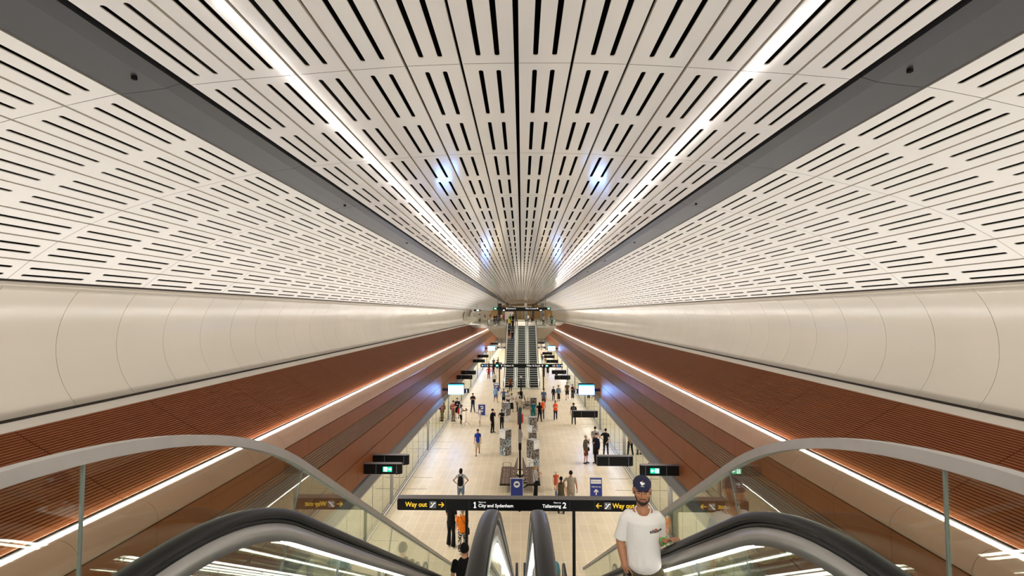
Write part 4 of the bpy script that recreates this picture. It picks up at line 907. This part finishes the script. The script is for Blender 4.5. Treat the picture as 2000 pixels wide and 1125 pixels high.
P(-3.26, 39.95, 0, 1.45, -75, 'person dressed in white looking down at a phone', 'white', 'white', 'shorts', arms=('phone', 'phone'), skin='m', shoes='white', w=.85)
P(-2.54, 50.1, 0, 1.66, 150, 'woman in light blue shirt and floral shorts walking away', 'lblue', 'floral', 'shorts', sleeve='long', hair='blonde', skin='l', stance='walk', shoes='white')
P(-1.70, 49.0, 0, 1.55, 0, 'broad man in slate blue t-shirt and black shorts with hands on hips', 'sblue', 'black', 'shorts', arms=('hip', 'hip'), stance='wide', skin='m', w=1.12)
P(-2.14, 37.7, 0, 1.76, 60, 'man in black suit and dark cap touching his face', 'black', 'black', sleeve='long', arms=('down', 'face'), hat=('cap', 'navy'), skin='l')
P(-1.46, 38.4, 0, 1.60, -25, 'man in black polo holding one arm out', 'black', 'black', arms=('hip', 'fold'), skin='m')
P(-1.23, 57.1, 0, 1.60, 0, 'person in brown top stepping off the far left escalator', 'brown', 'black', 'trousers', skin='m', w=.9)
P(-.86, 45.6, 0, 1.68, 5, 'woman in white blouse and long black skirt in the middle group', 'white', 'black', 'longskirt', arms=('phone', 'phone'), skin='t')
P(-1.25, 47.4, 0, 1.65, 20, 'woman in white behind the woman in a long black skirt', 'white', 'dark', 'trousers', hairstyle='long', skin='t', arms=('fold', 'fold'))
P(-.25, 45.7, 0, 1.76, -20, 'man in white shirt with a dark strap facing the middle group', 'white', 'dark', 'trousers', arms=('fwd', 'down'), skin='t')
P(-.12, 44.6, 0, 1.58, 190, 'person in cream with dark hair beside the poles, back to viewer', 'cream', 'cream', 'wide', hairstyle='bob', skin='l', shoes='white')
P(2.12, 47.6, 0, 1.77, 170, 'man in faded blue t-shirt and brown shorts walking away', 'sblue', 'brown', 'shorts', hair='hairbr', skin='l', stance='walk', w=1.1)
P(1.01, 42.2, 0, 1.55, 185, 'woman in teal scrubs at the photo cubes', 'teal', 'teal', 'wide', hairstyle='bun', hair='hairbr', skin='l')
P(1.50, 41.5, 0, 1.60, 170, 'woman in black with long dark hair beside the teal one', 'black', 'black', hairstyle='long', arms=('down', 'back'), skin='l', stance='wide')
P(1.80, 42.7, 0, 1.64, 200, 'person in orange vest and jeans behind the woman in black', 'hivis', 'denim', skin='l', hair='hairbr', sleeve='none')
P(2.84, 42.0, 0, 1.65, 0, 'woman in a bright orange safety vest standing facing the viewer', 'hivis', 'navy', arms=('fold', 'fold'), hairstyle='long', hair='hairbr', skin='l', shoes='white', stance='step', sleeve='none')
P(3.27, 51.4, 0, 1.42, 0, 'child in dark jacket and hat walking beside a denim jacket', 'navy', 'dark', sleeve='long', hat=('sun', 'dark'), skin='l', stance='step', shoes='red', w=.85)
P(3.75, 51.0, 0, 1.60, 5, 'woman in denim jacket, dark hat and black skirt', 'ldenim', 'black', 'longskirt', sleeve='long', hat=('sun', 'dark'), skin='l', stance='step')
P(4.71, 52.0, 0, 1.80, 0, 'man in olive t-shirt and black shorts walking towards the viewer', 'olive', 'black', 'shorts', skin='l', stance='walk', hair='hairbr')
P(5.24, 51.7, 0, 1.62, -5, 'woman in black top and long grey skirt by the number 2', 'black', 'dgrey', 'longskirt', sleeve='none', hair='hairbr', hairstyle='long', skin='l', shoes='white', arms=('fold', 'down'))
P(4.17, 40.3, 0, 1.77, 170, 'man in navy t-shirt and grey trousers walking away', 'navy', 'dgrey', skin='m', stance='walk')
backpack(4.17, 40.3, 0, 170, 1.77, 'dgrey', 'grey backpack on the man in a navy t-shirt')
P(3.84, 30.2, 0, 1.66, 55, 'older man in olive shirt and brown shorts holding an ice cream', 'olive', 'brown', 'shorts', hair='hairg', hairstyle='short', skin='l', arms=('down', 'face'), sleeve='long', w=1.05)
handbag(3.84, 30.2, 0, 55, 1.66, 'black', 'black shoulder bag on the older man in olive')
P(4.47, 30.2, 0, 1.80, -55, 'man in dark navy uniform facing the older man', 'navy', 'black', arms=('fold', 'down'), sleeve='long', skin='l', w=1.02)
P(4.68, 32.1, 0, 1.75, 165, 'man in grey t-shirt standing behind the navy uniform', 'grey', 'dgrey', arms=('fwd', 'fwd'), skin='l', w=1.1)
P(5.29, 31.8, 0, 1.70, 160, 'woman in black t-shirt and rolled jeans close to the glass doors', 'black', 'dark', arms=('back', 'hip'), skin='l', hairstyle='bun', shoes='stone', stance='step')
P(.71, 24.7, 0, 1.52, 115, 'older woman in grey vest and black trousers at the bench', 'lgrey', 'black', 'wide', hair='blonde', hairstyle='bob', skin='l', arms=('phone', 'phone'), w=.98)
handbag(.71, 24.7, 0, 115, 1.52, 'black', 'black bag carried by the older woman at the bench', -1)
P(2.27, 23.1, 0, 1.78, 178, 'tall balding man in pale grey t-shirt seen from behind', 'stone', 'stone', skin='m', arms=('down', 'hip'), w=1.1)
P(1.80, 22.75, 0, 1.62, 180, 'woman with a long dark ponytail in olive top, back to viewer', 'olive', 'olive', hairstyle='tail', skin='l', arms=('down', 'down'), sleeve='none')
handbag(1.80, 22.75, 0, 180, 1.62, 'floral', 'striped blue bag on the arm of the woman with a ponytail', 1, .98, False)
P(1.77, 25.7, 0, .92, 180, 'small child in coral dress and pale sun hat', 'coral', 'coral', 'skirt', hair='blonde', skin='l', hat=('sun', 'cream'), w=1.2)
P(-2.79, 23.7, 0, 1.66, 180, 'person in grey top and denim shorts looking up, back to viewer', 'lgrey', 'ldenim', 'shorts', hairstyle='bob', skin='m', stance='wide', arms=('hip', 'hip'))
backpack(-2.79, 23.7, 0, 180, 1.66, 'black', 'black backpack on the person in denim shorts')
P(-2.65, 19.5, 0, 1.80, 155, 'person all in black with white trainers under the long sign', 'black', 'black', 'wide', skin='l', arms=('down', 'phone'), shoes='white')
P(-2.16, 19.0, 0, 1.63, 185, 'person in orange t-shirt and leaf print trousers', 'orange', PATT, skin='l', hair='hairg', arms=('phone', 'down'), shoes='white', stance='step', w=1.08)
handbag(-2.16, 19.0, 0, 185, 1.63, 'black', 'black handbag beside the orange t-shirt', -1)
P(-4.39, 67.8, 0, 1.70, 180, 'person in a red jacket walking away on the left', 'red', 'olive', sleeve='long', stance='step', skin='l', arms=('hip', 'hip'))
P(-3.94, 70.8, 0, 1.60, 180, 'person in pink and black near the red jacket', 'pink', 'dark', stance='step', skin='l'); backpack(-3.94, 70.8, 0, 180, 1.6, 'black', 'black backpack far left behind the long sign')
P(-3.30, 61.4, 0, 1.66, 185, 'woman in cream jacket and black skirt walking away', 'cream', 'black', 'skirt', sleeve='long', stance='walk', skin='l', w=1.1)
P(-3.69, 76.5, 0, 1.75, 180, 'person in dark clothes under the concourse, left', 'black', 'dark', 'shorts', skin='l', sleeve='long')
P(-4.83, 74.9, 0, 1.68, 0, 'person with dark hair beyond the red jacket', 'dark', 'black', skin='l')
P(-4.41, 79.7, 0, 1.75, 170, 'person in grey far under the concourse, left', 'dgrey', 'black', skin='l')
P(-3.75, 81.2, 0, 1.75, -80, 'person with an arm raised far under the concourse', 'brown', 'dark', arms=('reach', 'down'), skin='m')
P(4.69, 67.5, 0, 1.68, 0, 'man in grey shirt with a strap walking on the right', 'lgrey', 'dark', 'shorts', sleeve='long', skin='l', stance='step', hair='hairg')
P(3.70, 70.9, 0, 1.62, 0, 'person in black with a white bag, right of the far escalators', 'black', 'black', 'shorts', skin='l', stance='walk'); 
P(3.10, 70.3, 0, 1.78, 10, 'person in dark clothes beside the far right escalator', 'dark', 'dark', skin='m')
P(4.16, 88, 0, 1.6, 0, 'person in grey far back on the right platform', 'grey', 'black', skin='m')
P(3.60, 86.9, 0, 1.78, 0, 'person in lilac and black far back on the right platform', 'dgrey', 'lblue', skin='m')
P(3.95, 98.5, 0, 1.8, 0, 'dark haired person farthest back on the right platform', 'white', 'black', skin='m')
# people on the concourse
MZ = [(-6.9, 82.7, 1.74, 170, 'lgrey', 'brown', 'shorts', 'man in grey with brown shorts walking on the curved deck'), (-4.35, 81.0, 1.62, 0, 'dark', 'navy', 'trousers', 'person in dark blue at the concourse rail, left end'),
      (-4.02, 81.3, 1.62, 30, 'black', 'denim', 'trousers', 'person in black at the concourse rail beside dark blue'), (-3.50, 77.7, 1.68, -20, 'dgrey', 'black', 'trousers', 'person with a bag at the concourse rail by the escalators'),
      (-4.5, 112, 1.65, 0, 'white', 'red', 'skirt', 'person in white and red deep on the concourse'), (-3.75, 106, 1.6, 0, 'red', 'dark', 'trousers', 'person in red stripes deep on the concourse'),
      (-2.9, 98, 1.7, 0, 'grey', 'black', 'trousers', 'person in grey behind the left escalator head'), (-8.2, 112, 1.6, 60, 'dark', 'cream', 'trousers', 'person in dark top beyond the side passage'),
      (-7.2, 116, 1.78, 0, 'khaki', 'khaki', 'trousers', 'person in khaki beyond the side passage'), (-1.65, 93.2, 1.55, 0, 'black', 'dark', 'trousers', 'person in front of the pale framed board'),
      (3.42, 77.8, 1.55, 10, 'cream', 'black', 'trousers', 'person in cream at the right concourse rail, inner end'), (3.94, 77.8, 1.58, -10, 'stone', 'cream', 'trousers', 'person in pale clothes second at the right rail'),
      (4.57, 77.6, 1.68, 30, 'black', 'beige', 'shorts', 'person in black leaning at the right rail'), (4.60, 76.0, 1.62, 0, 'teal', 'teal', 'longskirt', 'person in a teal outfit at the right rail corner'),
      (1.3, 96, 1.6, 0, 'white', 'dark', 'trousers', 'person in white behind the right escalator head'), (2.0, 96.4, 1.65, 0, 'brown', 'dark', 'trousers', 'person in brown behind the right escalator head')]
for x, y, h, rz, t, b, lo, lb in MZ: P(x, y, 7.0, h, rz, lb, t, b, lo, skin=random.choice('lmt'), hair=random.choice(['hairb', 'hairbr']), vox=.03, stance='stand', arms=random.choice([('down', 'down'), ('phone', 'down'), ('fold', 'fold')]))
# riders on the far left escalator; steps rise away from the viewer
def step_z(y): 
    n = int(RUN / .4) + 1; i = round((73.1 - y - .2) / (RUN / n)); return 7.0 - max(0, min(H, i * RUN / n * SL))
for x, y, h, t, b, lo, lb in ((-1.72, 72.2, 1.7, 'yellow', 'black', 'trousers', 'rider in a yellow top near the head of the far left escalator'), (-1.22, 71.9, 1.72, 'black', 'black', 'trousers', 'rider in black beside the yellow top'),
                              (-1.70, 69.6, 1.68, 'dark', 'brown', 'shorts', 'rider in dark top and brown shorts halfway up the far escalator'), (-1.22, 68.8, 1.74, 'black', 'denim', 'trousers', 'rider in black top and blue jeans halfway up'),
                              (-1.65, 74.5, 1.7, 'green', 'dark', 'trousers', 'person stepping off at the head of the far left escalator'), (-1.25, 74.9, 1.7, 'black', 'dark', 'trousers', 'dark clothed person ahead of the riders at the top')):
    P(x, y, step_z(y) + .004 if y < 73 else 7.012, h, 180, lb, t, b, lo, skin='l', vox=.028, w=.9)
# riders on the near escalators, seen from behind
def near_z(y):
    n = int(RUN / .4) + 1; i = math.floor((y - 2.32) / (RUN / n)); return 7.0 - max(0, min(H, i * RUN / n * SL)) + .003
P(-1.0, 9.4, near_z(9.4), 1.75, 182, 'rider with black hair and black t-shirt going down on the left', 'black', 'dark', skin='l', hairstyle='short', vox=.012, arms=('down', 'fwd'), w=1.02)
P(.50, 9.0, near_z(9.0), 1.68, 180, 'rider in aqua t-shirt behind the right inner handrail', 'aqua', 'dgrey', skin='m', hairstyle='short', vox=.014, w=.95, arms=('fwd', 'fwd'))
# ------------------------------------------------------------------ the man in the white t-shirt coming up the near right escalator
from mathutils.bvhtree import BVHTree
def drape(o, target, off):                       # lay thin lettering on a curved surface of the same figure (local -y is the front)
    tv = [v.co.copy() for v in target.data.vertices]; tree = BVHTree.FromPolygons(tv, [tuple(p.vertices) for p in target.data.polygons])
    M = Matrix.LocRotScale(o.location, o.rotation_euler, o.scale)
    for v in o.data.vertices:
        p = M @ v.co; hit = tree.ray_cast(Vector((p.x, -2, p.z)), Vector((0, 1, 0)))
        v.co = Vector((p.x, (hit[0].y if hit[0] else p.y) - off, p.z))
    o.location = (0, 0, 0); o.rotation_euler = (0, 0, 0); o.scale = (1, 1, 1); o.data.update()
def main_man():
    O = Vector((1.165, 4.72, 5.649)); RZ = math.radians(-9); r = empty('person', O, RZ)
    inv = Matrix.Rotation(-RZ, 4, 'Z') @ Matrix.Translation(-O); L = lambda x, y, z: tuple(inv @ Vector((x, y, z)))
    skin = mat('skin_man', srgb(172, 118, 86), .5, spec=.4, var=.05, vscale=30); body = MB()
    shR, shL = Vector((-.150, .0, 1.385)), Vector((.150, .0, 1.385))
    elR, wrR = Vector(L(.965, 4.78, 6.80)), Vector(L(.985, 4.66, 6.60)); elL, wrL = Vector(L(1.335, 4.80, 6.77)), Vector(L(1.315, 4.56, 6.885))
    HC = Vector((-.005, -.035, 1.625))
    # torso, neck, legs
    body.tube([(0, 0, .90), (0, 0, 1.05), (0, 0, 1.2), (0, 0, 1.34), (0, 0, 1.42)], [(.135, .10), (.125, .095), (.13, .10), (.145, .105), (.10, .07)], n=18, up=(1, 0, 0))
    body.tube([(0, .01, 1.38), (-.002, -.005, 1.47), (-.004, -.015, 1.56)], [(.060, .058), (.053, .055), (.054, .058)], n=14, up=(1, 0, 0))
    for s, w_ in ((-1, .115), (1, .095)):
        body.tube([(s * .085, 0, .93), (s * .10, -.03, .50), (s * w_, .01, .30), (s * w_, .01, .085)], [.08, .055, .05, .036], n=10)
    # arms with a swelling forearm
    for sh, el, wr in ((shR, elR, wrR), (shL, elL, wrL)):
        body.tube([sh, sh.lerp(el, .5), el.lerp(sh, .12), el, el.lerp(wr, .3), el.lerp(wr, .75), wr], [.032, .042, .040, .038, .041, .030, (.028, .022)], n=14)
    body.ell((0, -.028, 1.440), (.062, .060, .058), nu=18, nv=12)
    # head: skull, jaw, brow, cheeks, nose, lips, ears
    E_ = lambda dx, dy, dz, a, b, c: body.ell((HC.x + dx, HC.y + dy, HC.z + dz), (a, b, c), nu=18, nv=12)
    E_(0, .012, .022, .076, .096, .092); E_(0, -.022, -.045, .058, .066, .068); E_(0, -.046, -.088, .030, .030, .022); E_(0, -.070, .022, .052, .020, .014)
    for s in (-1, 1): E_(s * .040, -.058, -.018, .026, .024, .026); E_(s * .076, .012, -.006, .011, .020, .032); E_(s * .080, .018, .006, .010, .014, .018); E_(s * .011, -.100, -.030, .010, .012, .009)
    body.tube([(HC.x, HC.y - .080, HC.z + .016), (HC.x, HC.y - .096, HC.z - .006), (HC.x, HC.y - .107, HC.z - .026)], [.009, .010, .013], n=10)
    body.tube([(HC.x - .020, HC.y - .080, HC.z - .058), (HC.x, HC.y - .089, HC.z - .056), (HC.x + .020, HC.y - .080, HC.z - .058)], [.005, .007, .005], n=8); body.tube([(HC.x - .018, HC.y - .080, HC.z - .068), (HC.x, HC.y - .088, HC.z - .069), (HC.x + .018, HC.y - .080, HC.z - .068)], [.005, .008, .005], n=8)
    # left hand lying over the handrail: palm and fingers lead across and down the far side
    d = (Vector(L(1.385, 4.43, 6.965)) - wrL).normalized(); wv = wrL; nrm = Vector((0, 0, 1)); side = d.cross(nrm).normalized(); nrm = side.cross(d)
    body.tube([wv - d * .01, wv + d * .04, wv + d * .095], [(.026, .020), (.040, .016), (.042, .013)], n=12, up=tuple(side))
    for i, (o_, ln) in enumerate(((-.031, .074), (-.011, .086), (.010, .082), (.030, .064))):
        b = wv + d * .090 + side * o_ + nrm * .002; m1 = b + d * ln * .45 + side * o_ * .15 + nrm * .004; m2 = m1 + d * ln * .32 - nrm * .010; m3 = m2 + d * ln * .18 - nrm * .018
        body.tube([b, m1, m2, m3], [.0098, .0092, .0088, .0075], n=8)
    th = -side if side.y < 0 else side
    body.tube([wv + d * .025 - th * .022, wv + d * .055 - th * .048 - nrm * .006, wv + d * .085 - th * .056 - nrm * .014], [.013, .0105, .0085], n=8)
    # right hand curled round a phone
    d2 = (Vector(L(1.035, 4.56, 6.555)) - wrR).normalized(); up2 = Vector((0, 0, 1)); up2 = (up2 - d2 * up2.dot(d2)).normalized(); s2 = d2.cross(up2)
    body.tube([wrR - d2 * .01, wrR + d2 * .04, wrR + d2 * .085], [(.026, .020), (.040, .019), (.040, .018)], n=12, up=tuple(up2))
    for i, (o_, ln) in enumerate(((.028, .07), (.010, .08), (-.010, .075), (-.027, .06))):
        b = wrR + d2 * .08 + up2 * o_; m1 = b + d2 * ln * .4 + s2 * .012; m2 = m1 + d2 * ln * .15 + s2 * .028; m3 = m2 - d2 * ln * .25 + s2 * .022
        body.tube([b, m1, m2, m3], [.0100, .0095, .009, .0078], n=8)
    body.tube([wrR + d2 * .02 + up2 * .02, wrR + d2 * .05 + up2 * .042 + s2 * .02, wrR + d2 * .08 + up2 * .036 + s2 * .036], [.0135, .011, .009], n=8)
    link('body', remesh(body, .0062, 3, 'body'), r, [skin])
    # eyes, brows
    for s in (-1, 1):
        ex, ey, ez = HC.x + s * .031, HC.y - .0725, HC.z + .006
        e = MB(); e.ell((ex, ey, ez), (.0135, .014, .0075), 0, 12, 8); eo = e.build('eye', mat('eye_white', (.62, .58, .54), .25), r)
        e = MB(); e.ell((ex - .002, ey - .0115, ez), (.006, .004, .0062), 0, 10, 6); e.build('iris', mat('eye_dark', (.02, .015, .01), .3), eo)
        e = MB(); e.tube([(ex - .018, ey - .012, ez + .006), (ex, ey - .016, ez + .0095), (ex + .018, ey - .010, ez + .006)], [.0025, .003, .0025], n=6); e.build('eyelid', skin, eo)
        e = MB(); e.tube([(ex - s * .018, ey - .020, ez + .018), (ex, ey - .020, ez + .022), (ex + s * .020, ey - .010, ez + .017)], [(.003, .004), (.004, .005), (.002, .003)], n=6); e.build('eyebrow', cm('hairb'), r)
    # short beard and moustache, hair at the temples
    b = MB(); b.ell((HC.x, HC.y - .028, HC.z - .052), (.060, .0680, .066), nu=20, nv=12, z0=-1, z1=-.30); b.ell((HC.x, HC.y - .050, HC.z - .092), (.032, .032, .022), nu=12, nv=8)
    for s in (-1, 1):
        b.tube([(HC.x + s * .072, HC.y - .005, HC.z + .01), (HC.x + s * .066, HC.y - .022, HC.z - .035), (HC.x + s * .050, HC.y - .050, HC.z - .075)], [(.003, .010), (.004, .012), (.007, .012)], n=8)
        b.tube([(HC.x, HC.y - .0945, HC.z - .043), (HC.x + s * .016, HC.y - .090, HC.z - .045), (HC.x + s * .030, HC.y - .078, HC.z - .054)], [(.004, .005), (.004, .0055), (.003, .004)], n=8)
        b.tube([(HC.x + s * .030, HC.y - .078, HC.z - .054), (HC.x + s * .034, HC.y - .070, HC.z - .075)], [(.003, .005), (.004, .006)], n=6)
    link('beard', remesh(b, .0045, 2, 'beard'), r, [mat('beard_dark', (.035, .021, .014), .8, var=.3, vscale=120)])
    lp = MB(); lp.tube([(HC.x - .021, HC.y - .0835, HC.z - .061), (HC.x, HC.y - .0955, HC.z - .060), (HC.x + .021, HC.y - .0835, HC.z - .061)], [(.002, .003), (.003, .006), (.002, .003)], n=8); lp.build('lips', mat('lips', srgb(140, 82, 70), .5), r)
    b = MB(); b.ell((HC.x, HC.y + .026, HC.z + .018), (.080, .088, .095), nu=18, nv=10, z0=-.35, z1=.9); link('hair', remesh(b, .006, 1, 'hair'), r, [cm('hairb')])
    # t-shirt with slight drapes
    sh = MB(); sh.tube([(0, 0, .955), (0, 0, 1.02), (0, 0, 1.14), (0, 0, 1.26), (0, 0, 1.35), (0, .002, 1.405), (0, .004, 1.43), (0, .002, 1.448)], [(.160, .130), (.157, .126), (.152, .120), (.155, .120), (.160, .118), (.128, .094), (.098, .070), (.074, .058)], n=26, up=(1, 0, 0))
    for s0, el, out in ((shR, elR, -1), (shL, elL, 1)):
        dd = (el - s0).normalized(); sh.tube([s0 + dd * (.225 if out < 0 else .20), s0 + dd * .12, s0 + dd * .03, s0 + Vector((-out * .03, 0, .005))], [(.060, .062), (.056, .058), (.054, .057), (.056, .058)], n=16, flat=True)
    rnd = random.Random(3)
    for i in range(9):                                # soft folds from the chest towards the hem
        a = -1.25 + 2.5 * i / 8 + rnd.uniform(-.08, .08); x0 = math.sin(a) * .155; y0 = -math.cos(a) * .112
        sh.tube([(x0 * .80, y0 * .93, 1.22 + rnd.uniform(-.05, .08)), (x0 * .86, y0 * 1.0, 1.1), (x0 * .90 + rnd.uniform(-.012, .012), y0 * 1.08, .98)], [.008, .013, .016], n=8)
    shm = mat('tshirt_white', srgb(232, 228, 224), .85, spec=.2, bump=.25, bscale=26)
    shirt = link('tshirt', remesh(sh, .0085, 3, 'tshirt'), r, [shm])
    cl = MB(); cl.tube([(.067 * math.cos(t), -.008 + .080 * math.sin(t) * (1 if math.sin(t) < 0 else .6), 1.458 + .012 * max(math.sin(t), 0) - .058 * max(-math.sin(t), 0) ** 1.5) for t in [i * PI / 16 for i in range(33)]], .0075, n=8); cl.build('collar', shm, r)
    t = text('ellesse', .042, (.050, -.3, 1.295), mat('logo_navy', (.012, .012, .03), .7), r, 'logo_lettering', bold=.0012); drape(t, shirt, .0025)
    f = flat_poly([[(.105 + .016 * math.cos(a * PI / 8), 1.302 + .016 * math.sin(a * PI / 8)) for a in range(9)]], -.3, mat('logo_red', (.55, .03, .015), .7), r, 'logo_emblem', .0005); drape(f, shirt, .0015)
    f = flat_poly([[(.105 + .007 * math.cos(a * PI / 8), 1.304 + .011 * math.sin(a * PI / 8)) for a in range(9)]], -.3, mat('logo_orange', (.75, .22, .03), .7), r, 'logo_emblem', .0005); drape(f, shirt, .003)
    # cap
    c = MB(); cc = (HC.x, HC.y + .014, HC.z + .060); c.ell(cc, (.083, .101, .074), nu=24, nv=10, z0=-.22, z1=1)
    c.ell((cc[0], cc[1], cc[2] + .074), (.008, .008, .004), nu=8, nv=4)
    c.ell((cc[0], cc[1] - .078, cc[2] - .010), (.068, .070, .0075), nu=24, nv=6, rot=Matrix.Rotation(math.radians(12), 3, 'X'))
    cap = link('cap', remesh(c, .0052, 2, 'cap'), r, [mat('cap_navy', srgb(24, 30, 62), .75, bump=.1, bscale=90)])
    zc = cc[2] + .030; xb = cc[0] - .004
    bird = [(xb - .020, zc + .004), (xb - .012, zc - .004), (xb - .010, zc - .012), (xb + .004, zc - .013), (xb + .012, zc - .004), (xb + .020, zc - .006), (xb + .022, zc + .006), (xb + .012, zc + .010), (xb + .006, zc + .004), (xb + .002, zc + .012), (xb - .002, zc + .018), (xb - .006, zc + .010), (xb - .014, zc + .014)]
    f = flat_poly([bird], -.5, WHITE, r, 'cap_emblem', .0005); drape(f, cap, .003)
    f = flat_poly([stroke((xb + .002, zc + .022), (xb + .008, zc + .018), .005)], -.5, mat('logo_red', (.55, .03, .015), .7), r, 'cap_emblem_crest', .0005); drape(f, cap, .003)
    f = flat_poly([stroke((xb - .014, zc - .022), (xb + .016, zc - .022), .006)], -.5, WHITE, r, 'cap_emblem_band', .0005); drape(f, cap, .003)
    # trousers, shoes
    tr = MB(); tr.tube([(0, 0, .86), (0, 0, 1.0)], [(.165, .122), (.150, .11)], n=18, up=(1, 0, 0))
    for s, w_ in ((-1, .115), (1, .095)): tr.tube([(s * .085, 0, .90), (s * .10, -.03, .50)], [(.10, .105), (.088, .09)], n=14)
    link('shorts', remesh(tr, .012, 1, 'shorts'), r, [cm('olive')])
    for s, w_ in ((-1, .115), (1, .095)):
        m_ = MB(); m_.tube([(s * w_, .05, .045), (s * w_, -.05, .048), (s * w_ * 1.03, -.16, .034)], [(.038, .042), (.045, .044), (.042, .030)], n=12, up=(1, 0, 0)); m_.build('shoe', cm('white'), r)
    dl = (elL - wrL).normalized(); m_ = MB(); a_ = Vector((0, 0, 1)); a_ = (a_ - dl * a_.dot(dl)).normalized(); b_ = dl.cross(a_); c0 = wrL + dl * .028
    ringv = []; n1 = 24
    for i in range(n1):
        t_ = 2 * PI * i / n1; rad = a_ * math.cos(t_) * .0285 + b_ * math.sin(t_) * .0285
        for e, k_ in ((-.009, .9), (.009, .9), (.009, 1.12), (-.009, 1.12)): ringv.append(c0 + dl * e + rad * k_)
    m_.add(ringv, [(i * 4 + j, i * 4 + (j + 1) % 4, ((i + 1) % n1) * 4 + (j + 1) % 4, ((i + 1) % n1) * 4 + j) for i in range(n1) for j in range(4)], 0, True)
    fixn(m_.build('wristband', mat('band_green', (.02, .62, .06), .4), r))
    tag(r, 'man in a white t-shirt and navy cap holding the right handrail', 'person')
    ph = empty('mobile_phone', r.matrix_world @ Vector((0, 0, 0)) if False else O, RZ); pc = wrR + d2 * .085 + s2 * .024; m_ = MB()
    m_.tube([pc - up2 * .02, pc + up2 * .045], [(.034, .008), (.034, .008)], n=12, up=tuple(d2)); m_.build('case', BLACK, ph); tag(ph, 'black phone in the lowered hand of the man in white', 'phone')
main_man()
